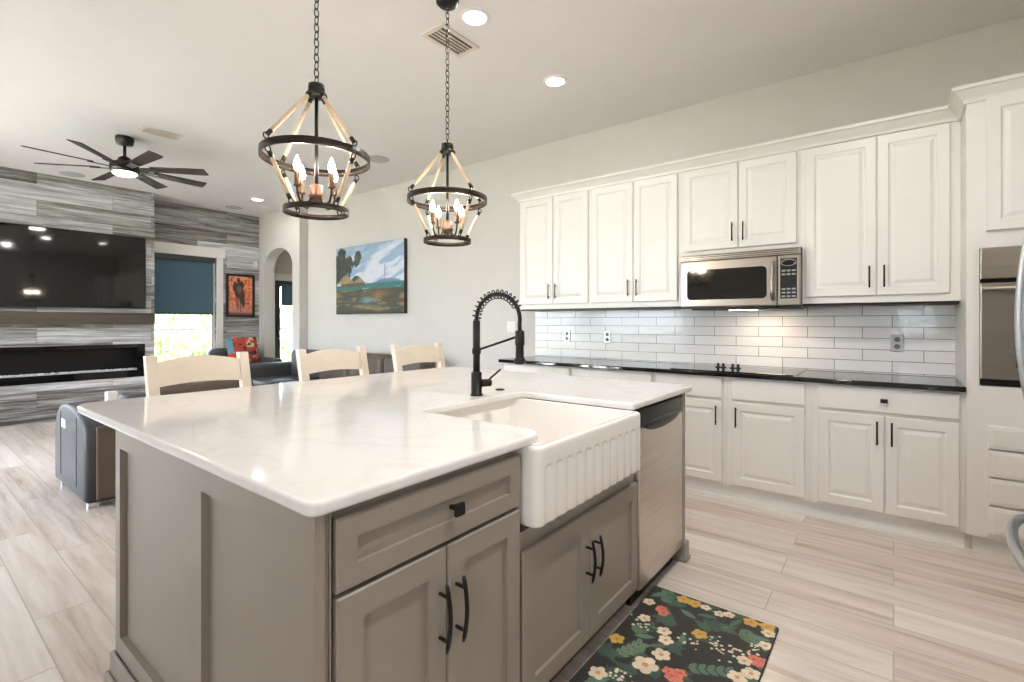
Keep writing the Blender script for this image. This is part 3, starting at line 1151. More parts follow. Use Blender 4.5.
COL.objects.link(flo)

# ================================================================== CEILING FIXTURES
CANS = [(-2.025, 2.235, 'recessed ceiling downlight next to the second pendant canopy', 1.0),
        (-2.07, 3.21, 'recessed ceiling downlight nearest the white upper cabinets', 0.3),
        (-7.64, 3.52, 'recessed ceiling downlight near the arch in the living room', 0.7),
        (-0.1, 1.85, 'unseen ceiling downlight added over the aisle by the refrigerator', 3.2),  # from here on: lamps out of view, added to brighten the room
        (-0.15, 0.7, 'unseen ceiling downlight added over the aisle above the camera', 1.5),
        (-0.6, -1.1, 'unseen ceiling downlight added behind the camera', 0.7),
        (-4.3, -0.9, 'unseen ceiling downlight added near the sliding doors', 0.5),
        (-7.6, -0.6, 'unseen ceiling downlight added left of the chimney breast', 0.5)]
for x, y, lab, kk in CANS:
    r = empty('recessed_downlight', (x, y, ZC), lab, 'downlight', 'recessed downlights in the ceiling')
    MB().lathe([(0.095, ZC - 0.0005), (0.095, ZC - 0.006), (0.078, ZC - 0.012), (0.07, ZC - 0.006)], (x, y, 0), 32, capped=False).build('trim_ring', 'trimw', r)
    MB().lathe([(0.072, ZC - 0.004), (0.072, ZC - 0.007), (0.001, ZC - 0.008)], (x, y, 0), 32).build('lens', 'can_lens', r)
    l = bpy.data.lights.new('downlight_lamp', 'AREA')
    l.shape = 'DISK'
    l.size = 0.13
    l.energy = DOWNLIGHT_W * kk
    l.color = (1.0, 0.97, 0.94) if x > -5 else (1.0, 0.96, 0.92)
    lo = bpy.data.objects.new('downlight_lamp', l)
    lo.location = (x, y, ZC - 0.016)
    COL.objects.link(lo)

SPK = [(-4.665, 3.50, 'round flush ceiling speaker above the landscape painting'),
       (-8.475, 3.53, 'round flush ceiling speaker above the framed picture corner'),
       (-8.19, 1.49, 'round flush ceiling speaker above the television')]
for x, y, lab in SPK:
    o = MB().lathe([(0.125, ZC - 0.0005), (0.125, ZC - 0.005), (0.11, ZC - 0.008), (0.001, ZC - 0.009)], (x, y, 0), 32).build('ceiling_speaker', 'speaker')
    tag(o, lab, 'speaker', 'round speakers in the ceiling')
tag(MB().lathe([(0.06, ZC - 0.0005), (0.06, ZC - 0.012), (0.04, ZC - 0.02), (0.001, ZC - 0.021)], (-8.1, 3.85, 0), 24).build('smoke_detector', 'trimw'),
    'small white smoke detector in the far ceiling corner', 'detector')


def vent(x0, y0, x1, y1, label, along):
    v = empty('ceiling_vent', ((x0 + x1) / 2, (y0 + y1) / 2, ZC), label, 'vent', 'supply vents in the ceiling')
    f = 0.03
    z0, z1 = ZC - 0.010, ZC - 0.0005
    b = MB()
    b.box((x0, y0, z0), (x1, y0 + f, z1)).box((x0, y1 - f, z0), (x1, y1, z1)).box((x0, y0 + f, z0), (x0 + f, y1 - f, z1)).box((x1 - f, y0 + f, z0), (x1, y1 - f, z1))
    b.build('frame', 'vent', v)
    MB().box((x0 + f, y0 + f, ZC - 0.002), (x1 - f, y1 - f, ZC - 0.0006)).build('duct_opening', 'vent_d', v)
    s = MB()
    n = 5
    if along == 'x':
        for i in range(1, n):
            y = y0 + f + (y1 - y0 - 2 * f) * i / n
            s.box((x0 + f, y - 0.006, z0), (x1 - f, y + 0.004, ZC - 0.003))
    else:
        for i in range(1, n):
            x = x0 + f + (x1 - x0 - 2 * f) * i / n
            s.box((x - 0.006, y0 + f, z0), (x + 0.004, y1 - f, ZC - 0.003))
    s.build('louvers', 'vent', v)


vent(-2.42, 2.15, -2.22, 2.50, 'square ceiling vent behind the second pendant chain', 'y')
vent(-5.80, 1.53, -5.62, 1.87, 'slim ceiling vent beside the ceiling fan', 'y')


# ================================================================== PENDANTS
def pendant(x, y, a0, label, dz=0.0):
    p = empty('pendant_lantern', (x, y, ZC), label, 'pendant light', 'rope lantern pendants over the island')
    MB().lathe([(0.065, ZC - 0.0005), (0.065, ZC - 0.02), (0.05, ZC - 0.035), (0.012, ZC - 0.04)], (x, y, 0), 28).build('canopy', 'black', p)
    ch = MB()
    z = ZC - 0.04
    k = 0
    LH, LW = 0.040, 0.011
    while z - LH > 2.322 + dz:
        a = a0 + (PI / 2 if k % 2 else 0)
        ring = []
        for j in range(14):
            t = 2 * PI * j / 14
            cxx = math.copysign(abs(math.cos(t)) ** 0.8, math.cos(t)) * LW
            czz = math.sin(t) * LH / 2
            ring.append((x + math.cos(a) * cxx, y + math.sin(a) * cxx, z - LH / 2 + czz))
        ch.tube(ring, 0.0026, 6, closed=True)
        z -= LH - 0.0065
        k += 1
    ch.build('chain', 'black', p)
    MB().lathe([(0.012, 2.332 + dz), (0.034, 2.324 + dz), (0.036, 2.295 + dz), (0.028, 2.285 + dz), (0.045, 2.283 + dz), (0.047, 2.274 + dz), (0.02, 2.268 + dz)], (x, y, 0), 24).build('hub', 'black', p)
    MB().tube([(x, y, z + 0.004), (x, y, 2.33 + dz)], 0.004, 8).tube([(x, y, 2.27 + dz), (x, y, 1.85 + dz)], 0.008, 10).build('stem', 'black', p)
    Z1, Z0 = 2.0 + dz, 1.763 + dz
    R1, R0 = 0.23, 0.137
    for nm, R, zz, hh in (('upper_ring', R1, Z1, 0.032), ('lower_ring', R0, Z0, 0.024)):
        MB().lathe([(R, zz - hh / 2), (R, zz + hh / 2), (R - 0.006, zz + hh / 2), (R - 0.006, zz - hh / 2), (R, zz - hh / 2)], (x, y, 0), 56, capped=False).build(nm, 'bronze', p)
    for q in range(4):
        a = a0 + q * PI / 2
        c, s = math.cos(a), math.sin(a)
        A = Vector((x + c * 0.045, y + s * 0.045, 2.262 + dz))
        B = Vector((x + c * (R1 - 0.008), y + s * (R1 - 0.008), Z1 + 0.045))
        for (P, Q, nm) in ((A, B, 'rope'), (Vector((x + c * (R1 - 0.012), y + s * (R1 - 0.012), Z1 - 0.055)), Vector((x + c * (R0 + 0.004), y + s * (R0 + 0.004), Z0 + 0.045)), 'rope')):
            ro = MB().tube([P, Q], 0.0085, 10).build(nm, 'rope', p)
            d = (Q - P).normalized()
            u = Vector((c, s, 0))
            # hooks joining the rope to hub and rings
            for (e0, e1, E) in ((P - d * 0.02, P + d * 0.004, P - d * 0.03), (Q - d * 0.004, Q + d * 0.02, Q + d * 0.03)):
                fe = MB().tube([e0, e1], 0.0098, 10)
                fe.tube([E + (u * math.cos(t) + Vector((0, 0, 1)) * math.sin(t)) * 0.012 for t in [2 * PI * j / 12 for j in range(12)]], 0.003, 6, closed=True)
                fe.build('rope_hook', 'black', ro)
    MB().lathe([(0.008, 1.872), (0.027, 1.864), (0.028, 1.825), (0.034, 1.82), (0.03, 1.805), (0.012, 1.79), (0.005, 1.775)], (x, y, 0.012 + dz), 20).build('candle_cup', 'candle', p)
    for q in range(4):
        a = a0 + q * PI / 2
        c, s = math.cos(a), math.sin(a)
        pts = []
        for (r, z) in ((0.025, 1.812), (0.04, 1.785), (0.06, 1.772), (0.085, 1.782), (0.096, 1.81), (0.098, 1.845)):
            pts.append((x + c * r, y + s * r, z + 0.012 + dz))
        MB().tube(pts, 0.005, 8).build('arm', 'bronze', p)
        bx, by = x + c * 0.098, y + s * 0.098
        cs = MB().lathe([(0.008, 1.838), (0.016, 1.842), (0.012, 1.85), (0.0115, 1.905), (0.006, 1.906)], (bx, by, 0.012 + dz), 14).build('candle_sleeve', 'candle', p)
        MB().lathe([(0.006, 1.907), (0.012, 1.914), (0.015, 1.928), (0.0125, 1.944), (0.006, 1.960), (0.002, 1.972)], (bx, by, 0.012 + dz), 14).build('bulb', 'bulb', cs)


pendant(-2.025, 1.19, math.radians(8), 'black and rope lantern pendant nearer the camera')
pendant(-2.042, 2.018, math.radians(-12), 'black and rope lantern pendant farther from the camera, hung before the cabinets', -0.022)

# ================================================================== KITCHEN WALL CABINETS
RAISED = [(0.055, 0.0), (0.063, 0.007), (0.072, 0.007), (0.092, 0.001)]
SLAB = [(0.006, 0.0)]
SHAKER = [(0.062, 0.0), (0.063, 0.011)]
UX = Vector((1, 0, 0))
NY = Vector((0, -1, 0))


def bar_handle(x, y, z0, z1, parent, mat='black'):
    """slim bar pull in front of a door facing -y"""
    m = MB()
    m.tube([(x, y - 0.026, z0), (x, y - 0.026, z1)], 0.0052, 8)
    for z in (z0 + 0.018, z1 - 0.018):
        m.tube([(x, y, z), (x, y - 0.026, z)], 0.004, 8)
    return m.build('handle', mat, parent)


def upper(x0, x1, z0, doors, label, zb, side=''):
    yf = YN - 0.33
    g = empty('wall_cabinet', ((x0 + x1) / 2, YN, zb), label, 'wall cabinet', 'white wall cabinets')
    MB().box((x0, yf, zb), (x1, YN - 0.001, 2.50)).build('carcass', 'white', g)
    for (a, b, hx) in doors:
        d = MB().panel((a, yf - 0.02, z0), UX, NY, b - a, 2.47 - z0, RAISED, 0.0195).build('door', 'white', g)
        if hx is not None:
            bar_handle(hx, yf - 0.02, z0 + 0.05, z0 + 0.19, d)
    return g


upper(-2.975, -2.1735, 1.445, [(-2.955, -2.572, -2.607), (-2.566, -2.192, -2.531)], 'white double door wall cabinet, leftmost of the row', 1.40)
upper(-2.1725, -1.3535, 1.445, [(-2.155, -1.758, -1.793), (-1.752, -1.377, -1.717)], 'white double door wall cabinet left of the microwave', 1.40)
upper(-1.3525, -0.5135, 1.83, [(-1.328, -0.922, -0.957), (-0.916, -0.537, -0.881)], 'short white double door wall cabinet above the microwave', 1.795)
upper(-0.5125, 0.317, 1.445, [(-0.485, -0.088, -0.123), (-0.082, 0.268, -0.047)], 'white double door wall cabinet right of the microwave', 1.40)


def crown(path, z0, name, label):
    """crown moulding along plan points, projecting outwards (normal to the right of travel)"""
    prof = [(0.0, 0.0), (0.012, 0.0), (0.016, 0.018), (0.05, 0.062), (0.062, 0.066), (0.062, 0.085), (0.0, 0.085)]
    t = MB()
    rows = []
    k = len(path)
    for i, p in enumerate(path):
        p = Vector(p)
        ds = []
        if i > 0:
            ds.append((p - Vector(path[i - 1])).normalized())
        if i < k - 1:
            ds.append((Vector(path[i + 1]) - p).normalized())
        ns = [Vector((d.y, -d.x)) for d in ds]
        n = sum(ns, Vector((0, 0)))
        n = n / n.dot(ns[0]) if len(ns) > 1 else ns[0]
        rows.append([t.bm.verts.new((p.x + n.x * a, p.y + n.y * a, z0 + h)) for a, h in prof])
    m = len(prof)
    for a, b in zip(rows, rows[1:]):
        for j in range(m):
            t.bm.faces.new((a[j], a[(j + 1) % m], b[(j + 1) % m], b[j]))
    t.bm.faces.new(rows[0])
    t.bm.faces.new(rows[-1][::-1])
    struct(name, t, 'white', label, 'trim')


YU = YN - 0.33
YT = 3.69
crown([(-2.976, YN - 0.001), (-2.976, YU - 0.001), (0.313, YU - 0.001)], 2.478, 'trim_3', 'white crown moulding on top of the wall cabinet row')
crown([(0.317, YN - 0.001), (0.317, YT - 0.001), (XE - 0.002, YT - 0.001)], 2.478, 'trim_4', 'white crown moulding on top of the tall oven cabinet')
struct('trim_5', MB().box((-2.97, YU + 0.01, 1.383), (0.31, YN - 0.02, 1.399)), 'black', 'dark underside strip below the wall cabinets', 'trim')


# base cabinets
YB = 3.69


def base(x0, x1, fronts, label):
    g = empty('base_cabinet', ((x0 + x1) / 2, YN, 0), label, 'base cabinet', 'white base cabinets')
    MB().box((x0, YB + 0.02, 0.10), (x1, YN - 0.001, 0.882)).box((x0, YB + 0.07, 0.0), (x1, YN - 0.001, 0.10)).build('carcass', 'white', g)
    for kind, a, b, z0, z1, hx in fronts:
        if kind == 'door':
            d = MB().panel((a, YB, z0), UX, NY, b - a, z1 - z0, RAISED, 0.0195).build('door', 'white', g)
            if hx is not None:
                bar_handle(hx, YB, z1 - 0.17, z1 - 0.03, d)
        else:
            d = MB().panel((a, YB, z0), UX, NY, b - a, z1 - z0, SLAB, 0.0195).build('drawer', 'white', g)
            if hx is not None:
                MB().box((hx - 0.018, YB - 0.028, (z0 + z1) / 2 - 0.012), (hx + 0.018, YB, (z0 + z1) / 2 + 0.012), 0.003).build('knob', 'black', d)
    return g


Z0, Z1, Z2, Z3 = 0.125, 0.705, 0.727, 0.872
base(-2.98, -2.2175, [('drawer', -2.96, -2.235, Z2, Z3, None), ('door', -2.96, -2.60, Z0, Z1, -2.64), ('door', -2.595, -2.235, Z0, Z1, -2.56)], 'white base cabinet at the left end of the black counter')
base(-2.2165, -1.4705, [('drawer', -2.20, -1.488, Z2, Z3, None), ('door', -2.20, -1.848, Z0, Z1, -1.885), ('door', -1.842, -1.488, Z0, Z1, -1.805)], 'white base cabinet second from the counter left end')
base(-1.4695, -0.9355, [('drawer', -1.45, -0.968, Z2, Z3, None), ('door', -1.45, -0.968, Z0, Z1, -1.005)], 'white single door base cabinet just right of the dishwasher')
base(-0.9345, -0.4205, [('drawer', -0.903, -0.458, Z2, Z3, None), ('door', -0.903, -0.458, Z0, Z1, -0.872)], 'white single door base cabinet under the right side of the cooktop')
base(-0.4195, 0.3175, [('drawer', -0.383, 0.292, Z2, Z3, -0.045), ('door', -0.383, -0.045, Z0, Z1, -0.078), ('door', -0.039, 0.292, Z0, Z1, -0.008)], 'white double door base cabinet with one wide knobbed drawer')
struct('trim_6', MB().box((-2.98, YB + 0.052, 0.0), (0.317, YB + 0.069, 0.098), 0.003).box((-2.98, YB + 0.04, 0.0), (0.317, YB + 0.0515, 0.018)), 'trimw', 'white toe kick board under the base cabinets', 'trim')

ct = MB().prism(rounded([(-3.02, YB - 0.03), (0.3175, YB - 0.03), (0.3175, YN - 0.001), (-3.02, YN - 0.001)], [0.02, 0.01, 0, 0]), 0.884, 0.915, 0.006, 3)
tag(ct.build('wall_countertop', 'granite'), 'polished black granite counter along the kitchen wall', 'countertop')

ck = empty('cooktop', (-0.93, 3.95, 0.915), 'flush black glass cooktop in the granite counter under the microwave', 'cooktop')
MB().box((-1.34, 3.685, 0.9152), (-0.52, 4.20, 0.922), 0.003).build('glass_plate', 'darkglass', ck)
MB().box((-0.519, 3.683, 0.9152), (-0.513, 4.20, 0.9235)).build('edge_trim', 'steel', ck)
for x in (-1.075, -1.035, -0.965, -0.925):
    MB().lathe([(0.022, 0.922), (0.022, 0.927), (0.011, 0.930), (0.009, 0.950), (0.012, 0.953), (0.001, 0.955)], (x, 3.98 - (x + 1.0) * 0.15, 0), 16).build('knob', 'plastic', ck)

# microwave
mw = empty('microwave', (-0.93, YN, 1.375), 'stainless over the range microwave with dark oval-cornered window', 'microwave')
mx0, mx1, mz0, mz1, my = -1.322, -0.503, 1.377, 1.792, 3.865
MB().box((mx0, my + 0.03, mz0), (mx1, YN - 0.001, mz1)).build('body', 'plastic', mw)
MB().box((mx0, my, mz0 + 0.012), (-0.647, my + 0.029, 1.738), 0.006).build('door', 'steel_h', mw)
MB().box((-0.643, my, mz0 + 0.012), (mx1, my + 0.029, 1.738), 0.006).build('control_fascia', 'steel_h', mw)
gr = MB()
gr.box((mx0, my + 0.005, 1.742), (mx1, my + 0.029, 1.79), 0.004)
gr.build('top_grille', 'steel_h', mw)
gl = MB()
for z in (1.752, 1.766, 1.778):
    gl.box((mx0 + 0.01, my + 0.0035, z), (mx1 - 0.01, my + 0.006, z + 0.005))
gl.build('grille_slots', 'plastic', mw)


def rrect(mb, x0, x1, z0, z1, r, y0, y1):
    o = rounded([(x0, z0), (x1, z0), (x1, z1), (x0, z1)], [r] * 4, 6)
    t = bmesh.new()
    vs = [t.verts.new((a, y0, b)) for a, b in o]
    f = t.faces.new(vs)
    q = bmesh.ops.extrude_face_region(t, geom=[f])
    for v in q['geom']:
        if isinstance(v, bmesh.types.BMVert):
            v.co.y = y1
    bmesh.ops.recalc_face_normals(t, faces=t.faces[:])
    mb._merge(t)
    return mb


rrect(MB(), -1.272, -0.712, 1.442, 1.672, 0.035, my - 0.002, my + 0.01).build('window', 'darkglass', mw)
MB().tube([(-0.672, my, 1.695), (-0.672, my - 0.03, 1.685), (-0.672, my - 0.036, 1.62), (-0.672, my - 0.038, 1.56), (-0.672, my - 0.036, 1.50), (-0.672, my - 0.03, 1.44), (-0.672, my, 1.43)], [0.010, 0.012, 0.013, 0.014, 0.013, 0.012, 0.010], 12).build('handle', 'steel_h', mw)
cp = MB().box((-0.626, my - 0.002, 1.435), (-0.524, my + 0.004, 1.715), 0.002).build('keypad', 'plastic', mw)
for r in range(8):
    for c in range(3):
        if r in (3, 4, 5):
            continue
        z = 1.445 + r * 0.0255
        x = -0.617 + c * 0.031
        MB().box((x, my - 0.004, z), (x + 0.023, my - 0.0015, z + 0.012), 0.001).build('button', 'btn', cp)
dp = MB()
t = bmesh.new()
bmesh.ops.create_uvsphere(t, u_segments=24, v_segments=8, radius=1)
for v in t.verts:
    v.co = Vector((-0.575 + v.co.x * 0.044, my - 0.001 + v.co.y * 0.006, 1.685 + v.co.z * 0.02))
dp._merge(t)
dp.build('display', 'darkglass', cp)
MB().tube([(-0.575 + 0.046 * math.cos(k * PI / 12), my - 0.004, 1.685 + 0.022 * math.sin(k * PI / 12)) for k in range(24)], 0.003, 6, closed=True).build('display_rim', 'btn', cp)
MB().box((mx0 + 0.06, my + 0.08, mz0 - 0.012), (mx1 - 0.02, my + 0.32, mz0 - 0.0005)).build('underside_filter', 'plastic', mw)
MB().box((-0.99, my + 0.10, mz0 - 0.016), (-0.80, my + 0.16, mz0 - 0.0125)).build('task_lens', 'can_lens', mw)
l = bpy.data.lights.new('cooktop_lamp', 'AREA')
l.shape = 'RECTANGLE'
l.size, l.size_y = 0.2, 0.06
l.energy = 1.6
l.color = (1.0, 0.78, 0.55)
lo = bpy.data.objects.new('cooktop_lamp', l)
lo.location = (-0.75, my + 0.2, mz0 - 0.025)
COL.objects.link(lo)


# outlets
def outlet(x, z, label, y=YN - 0.012, mats=('outlet', 'outlet_d')):
    g = empty('wall_outlet', (x, y, z), label, 'outlet', 'outlets on the backsplash')
    MB().box((x - 0.038, y - 0.007, z - 0.06), (x + 0.038, y - 0.0003, z + 0.06), 0.003).build('cover_plate', mats[0], g)
    for dz in (-0.024, 0.024):
        MB().lathe([(0.017, -0.0095), (0.017, -0.007)], (x, y, z + dz), 18, axis='y').build('socket', mats[1], g)


outlet(-2.613, 1.131, 'steel outlet on the tile backsplash, leftmost one')
outlet(-2.166, 1.129, 'steel outlet on the tile backsplash left of the microwave, second from the left')
outlet(0.019, 1.128, 'steel outlet on the tile backsplash near the oven cabinet')
o = MB().box((-3.40, YN - 0.006, 1.16), (-3.28, YN - 0.0003, 1.28), 0.002).build('light_switch', 'trimw')
tag(o, 'white switch plate on the wall left of the backsplash, behind the faucet', 'switch')

# tall oven cabinet
tc_ = empty('tall_oven_cabinet', (0.71, YN, 0), 'white tall cabinet holding the wall oven at the right', 'tall cabinet')
tx0, tx1 = 0.318, XE - 0.002
MB().box((tx0, YT, 0.10), (tx1, YN - 0.001, 0.925)).box((tx0, YT, 1.675), (tx1, YN - 0.001, 2.50)).box((tx0, YT, 0.925), (0.371, YN - 0.001, 1.675)).box((1.11, YT, 0.925), (tx1, YN - 0.001, 1.675)).box((tx0, YT + 0.07, 0), (tx1, YN - 0.001, 0.10)).build('carcass', 'white', tc_)
MB().box((tx0 + 0.03, YT + 0.052, 0.0), (tx1, YT + 0.069, 0.098)).build('toe_kick', 'trimw', tc_)
for a, b, hx in ((0.397, 0.748, 0.713), (0.754, 1.10, 0.789)):
    d = MB().panel((a, YT - 0.02, 1.765), UX, NY, b - a, 0.715, RAISED, 0.0195).build('door', 'white', tc_)
    bar_handle(hx, YT - 0.02, 1.82, 1.96, d)
for z0, z1 in ((0.588, 0.712), (0.438, 0.578), (0.288, 0.426), (0.130, 0.274)):
    d = MB().panel((0.405, YT - 0.02, z0), UX, NY, 0.685, z1 - z0, [(0.008, 0.0), (0.02, -0.003)], 0.0195).build('drawer', 'white', tc_)
    MB().box((0.727, YT - 0.048, (z0 + z1) / 2 - 0.012), (0.763, YT - 0.018, (z0 + z1) / 2 + 0.012), 0.003).build('knob', 'black', d)

ov = empty('wall_oven', (0.737, YT, 0.927), 'stainless built-in wall oven in the tall white cabinet', 'oven')
MB().box((0.374, YT + 0.005, 0.928), (1.107, YT + 0.5, 1.672)).build('body', 'plastic', ov)
MB().box((0.373, YT - 0.02, 1.505), (1.108, YT + 0.004, 1.672), 0.003).build('control_panel', 'steel_h', ov)
MB().box((0.60, YT - 0.022, 1.555), (0.88, YT - 0.0195, 1.63)).build('display', 'darkglass', ov)
dr = MB().box((0.373, YT - 0.025, 0.965), (1.108, YT + 0.004, 1.482), 0.003).build('door', 'steel_h', ov)
MB().box((0.51, YT - 0.027, 1.03), (0.97, YT - 0.0245, 1.37)).build('window', 'darkglass', dr)
MB().tube([(0.375, YT - 0.055, 1.452), (1.10, YT - 0.055, 1.452)], 0.012, 12).tube([(0.40, YT - 0.024, 1.452), (0.40, YT - 0.055, 1.452)], 0.008).tube([(1.07, YT - 0.024, 1.452), (1.07, YT - 0.055, 1.452)], 0.008).build('handle', 'steel_h', dr)
MB().box((0.373, YT - 0.005, 0.928), (1.108, YT + 0.004, 0.962)).build('vent_strip', 'plastic', ov)

# refrigerator, its front facing the island
fx = 0.335
fy0, fy1, fm = 1.32, 2.23, 1.775
rf = empty('refrigerator', (0.72, fm, 0), 'stainless refrigerator with curved bow handles at the right frame edge', 'refrigerator')
MB().box((fx + 0.075, fy0 + 0.01, 0.03), (XE - 0.03, fy1 - 0.01, 1.78)).build('body', 'steel_f', rf)
for a, b, hy, s in ((fy0, fm - 0.003, fm - 0.045, -1), (fm + 0.003, fy1, fm + 0.05, 1)):
    d = MB().box((fx, a, 0.78), (fx + 0.072, b, 1.78), 0.012, 3).build('door', 'steel_f', rf)
    pts, n = [], 22
    za, zb = 0.90, 1.66
    for i in range(n + 1):
        q = i / n
        pts.append((fx + 0.004 - 0.076 * math.sin(PI * q) ** 0.6, hy, za + (zb - za) * q))
    MB().tube(pts, 0.013, 12).build('handle', 'steel_f', d)
d = MB().box((fx, fy0, 0.06), (fx + 0.072, fy1, 0.772), 0.012, 3).build('freezer_drawer', 'steel_f', rf)
pts = []
for i in range(23):
    q = i / 22
    pts.append((fx + 0.004 - 0.088 * math.sin(PI * q) ** 0.4, fy0 + 0.10 + (fy1 - fy0 - 0.2) * q, 0.68))
MB().tube(pts, 0.013, 12).build('handle', 'steel_f', d)
MB().box((fx + 0.08, fy0 + 0.02, 0.0), (XE - 0.04, fy1 - 0.02, 0.03)).build('base_grille', 'plastic', rf)

# ================================================================== ISLAND
IX = -0.88     # door faces
NX = Vector((1, 0, 0))
UYv = Vector((0, 1, 0))
IY0, IY1 = 0.515, 2.655
IXL = -2.19
IT = 0.893
ib = empty('kitchen_island', ((IXL - 0.9) / 2, 1.58, 0), 'taupe panelled island base with a moulded foot at its near end', 'kitchen island')
# near end panel: frame and recessed field
ep = MB()
yo, yi, yb = IY0, IY0 + 0.02, IY0 + 0.035
zt, zb_ = 0.828, 0.165
xs = [(IXL, IXL + 0.05), (-1.505, -1.43), (-0.955, IX - 0.002)]
for a, b in xs:
    ep.box((a, yo, 0.10), (b, yi, IT))
for (a, b) in ((IXL + 0.05, -1.505), (-1.43, -0.955)):
    ep.box((a, yo, zt), (b, yi, IT)).box((a, yo, 0.10), (b, yi, zb_))
ep.box((IXL, yi, 0.0), (IX - 0.012, yb, IT))
ep.build('end_panel', 'taupe', ib)
MB().box((IXL, yb, 0.0), (IXL + 0.02, 2.605, IT)).build('back_panel', 'taupe', ib)
fe = MB().box((IXL, 2.61, 0.0), (IX - 0.004, 2.655, IT))
fe.build('far_end_panel', 'taupe', ib)
mo = MB()
for (lo, hi) in (((IXL - 0.014, yo - 0.014, 0.0), (IX + 0.0, yo - 0.0005, 0.10)), ((IXL - 0.014, yo, 0.0), (IXL - 0.0005, 2.655, 0.10))):
    mo.box(lo, hi, 0.005)
mo.box((IXL - 0.026, yo - 0.026, 0.0), (IX, yo - 0.0145, 0.03), 0.004).box((IXL - 0.026, yo - 0.014, 0.0), (IXL - 0.0145, 2.655, 0.03), 0.004)
mo.build('base_moulding', 'taupe', ib)
MB().box((IX - 0.08, 2.606, 0.0), (IX + 0.012, 2.672, 0.10), 0.006).box((IX - 0.085, 2.60, 0.0), (IX + 0.018, 2.678, 0.02), 0.005).build('plinth_block', 'taupe', ib)
MB().box((IX - 0.022, yb, 0.0), (IX - 0.008, 0.553, IT)).build('corner_post', 'taupe', ib)
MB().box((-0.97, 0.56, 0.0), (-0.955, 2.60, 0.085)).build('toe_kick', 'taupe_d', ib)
MB().box((IXL + 0.025, 0.56, 0.0), (-1.56, 2.60, IT - 0.001)).build('seating_side_carcass', 'taupe', ib)


def bow_handle(y, z0, z1, x, parent, mat='black'):
    pts = []
    for i in range(11):
        q = i / 10
        pts.append((x + 0.026 + 0.012 * math.sin(PI * q), y, z0 + (z1 - z0) * q))
    m = MB().tube(pts, [0.0042] + [0.0058] * 9 + [0.0042], 8)
    for z in (z0 + 0.028, z1 - 0.028):
        m.tube([(x, y, z), (x + 0.03, y, z)], 0.0048, 8)
    return m.build('handle', mat, parent)


dc = empty('island_drawer_cabinet', (-1.2, 0.87, 0), 'taupe island cabinet with one drawer above two doors', 'island cabinet')
MB().box((-1.5, 0.556, 0.095), (-0.902, 1.143, IT - 0.001)).build('carcass', 'taupe', dc)
cA, cB, cM = 0.562, 1.174, 0.871
d = MB().panel((IX, cA, 0.722), UYv, NX, cB - cA, 0.152, [(0.048, 0.0), (0.049, 0.010)], 0.0215).build('drawer', 'taupe', dc)
kb = MB().tube([(IX - 0.01, 0.893, 0.80), (IX + 0.016, 0.893, 0.80)], 0.007, 10)
kb.box((IX + 0.014, 0.877, 0.784), (IX + 0.026, 0.909, 0.816), 0.003)
kb.build('knob', 'black', d)
for a, b, hy in ((cA, cM - 0.002, cM - 0.028), (cM + 0.002, cB, cM + 0.03)):
    d = MB().panel((IX, a, 0.10), UYv, NX, b - a, 0.612, SHAKER, 0.0215).build('door', 'taupe', dc)
    bow_handle(hy, 0.468, 0.632, IX, d)

sc_ = empty('island_sink_cabinet', (-1.2, 1.6, 0), 'taupe two door island cabinet under the white farmhouse sink', 'island cabinet')
MB().box((-1.555, 1.189, 0.095), (-0.902, 2.036, 0.625)).build('carcass', 'taupe', sc_)
sA, sB, sM = 1.193, 2.036, 1.607
for a, b, hy in ((sA, sM - 0.002, sM - 0.03), (sM + 0.002, sB, sM + 0.03)):
    d = MB().panel((IX - 0.004, a, 0.10), UYv, NX, b - a, 0.47, SHAKER, 0.0175).build('door', 'taupe', sc_)
    bow_handle(hy, 0.33, 0.48, IX - 0.004, d)

# dishwasher
dw = empty('dishwasher', (-1.2, 2.32, 0), 'stainless dishwasher with black control strip in the island end', 'dishwasher')
wA, wB = 2.048, 2.602
MB().box((-1.5, wA + 0.004, 0.09), (-0.922, wB - 0.004, 0.88)).build('tub', 'plastic', dw)
dd = MB().box((-0.921, wA, 0.085), (IX, wB, 0.80), 0.008, 3).build('door', 'steel', dw)
MB().box((-0.921, wA, 0.803), (IX + 0.002, wB, 0.884), 0.006, 3).build('control_strip', 'plastic', dw)
hm = MB()
t = bmesh.new()
bmesh.ops.create_uvsphere(t, u_segments=28, v_segments=12, radius=1)
for v in t.verts:
    v.co = Vector((IX - 0.004 + v.co.x * 0.02, 2.325 + v.co.y * 0.235, 0.808 + v.co.z * (0.042 if v.co.z < 0 else 0.02)))
for f in t.faces:
    f.smooth = True
hm._merge(t)
hm.build('handle_pocket', 'plastic', dw)
MB().box((-0.95, wA + 0.01, 0.0), (-0.93, wB - 0.01, 0.082)).build('kick_plate', 'plastic', dw)

# countertop with a notch for the sink
CX0, CX1, CY0, CY1 = -2.745, -0.868, 0.498, 2.74
NY0, NY1, NXI = 1.30, 1.962, -1.47
pts = [(CX1, CY0), (CX1, NY0), (NXI, NY0), (NXI, NY1), (CX1, NY1), (CX1, CY1), (CX0, CY1), (CX0, CY0)]
ol = rounded(pts, [0.035, 0.09, 0.05, 0.05, 0.02, 0.03, 0.13, 0.10], 8)
tag(MB().prism(ol, 0.8945, 0.925, 0.010, 4).build('island_countertop', 'quartz'), 'glossy white quartz island top with a notch for the sink', 'countertop')


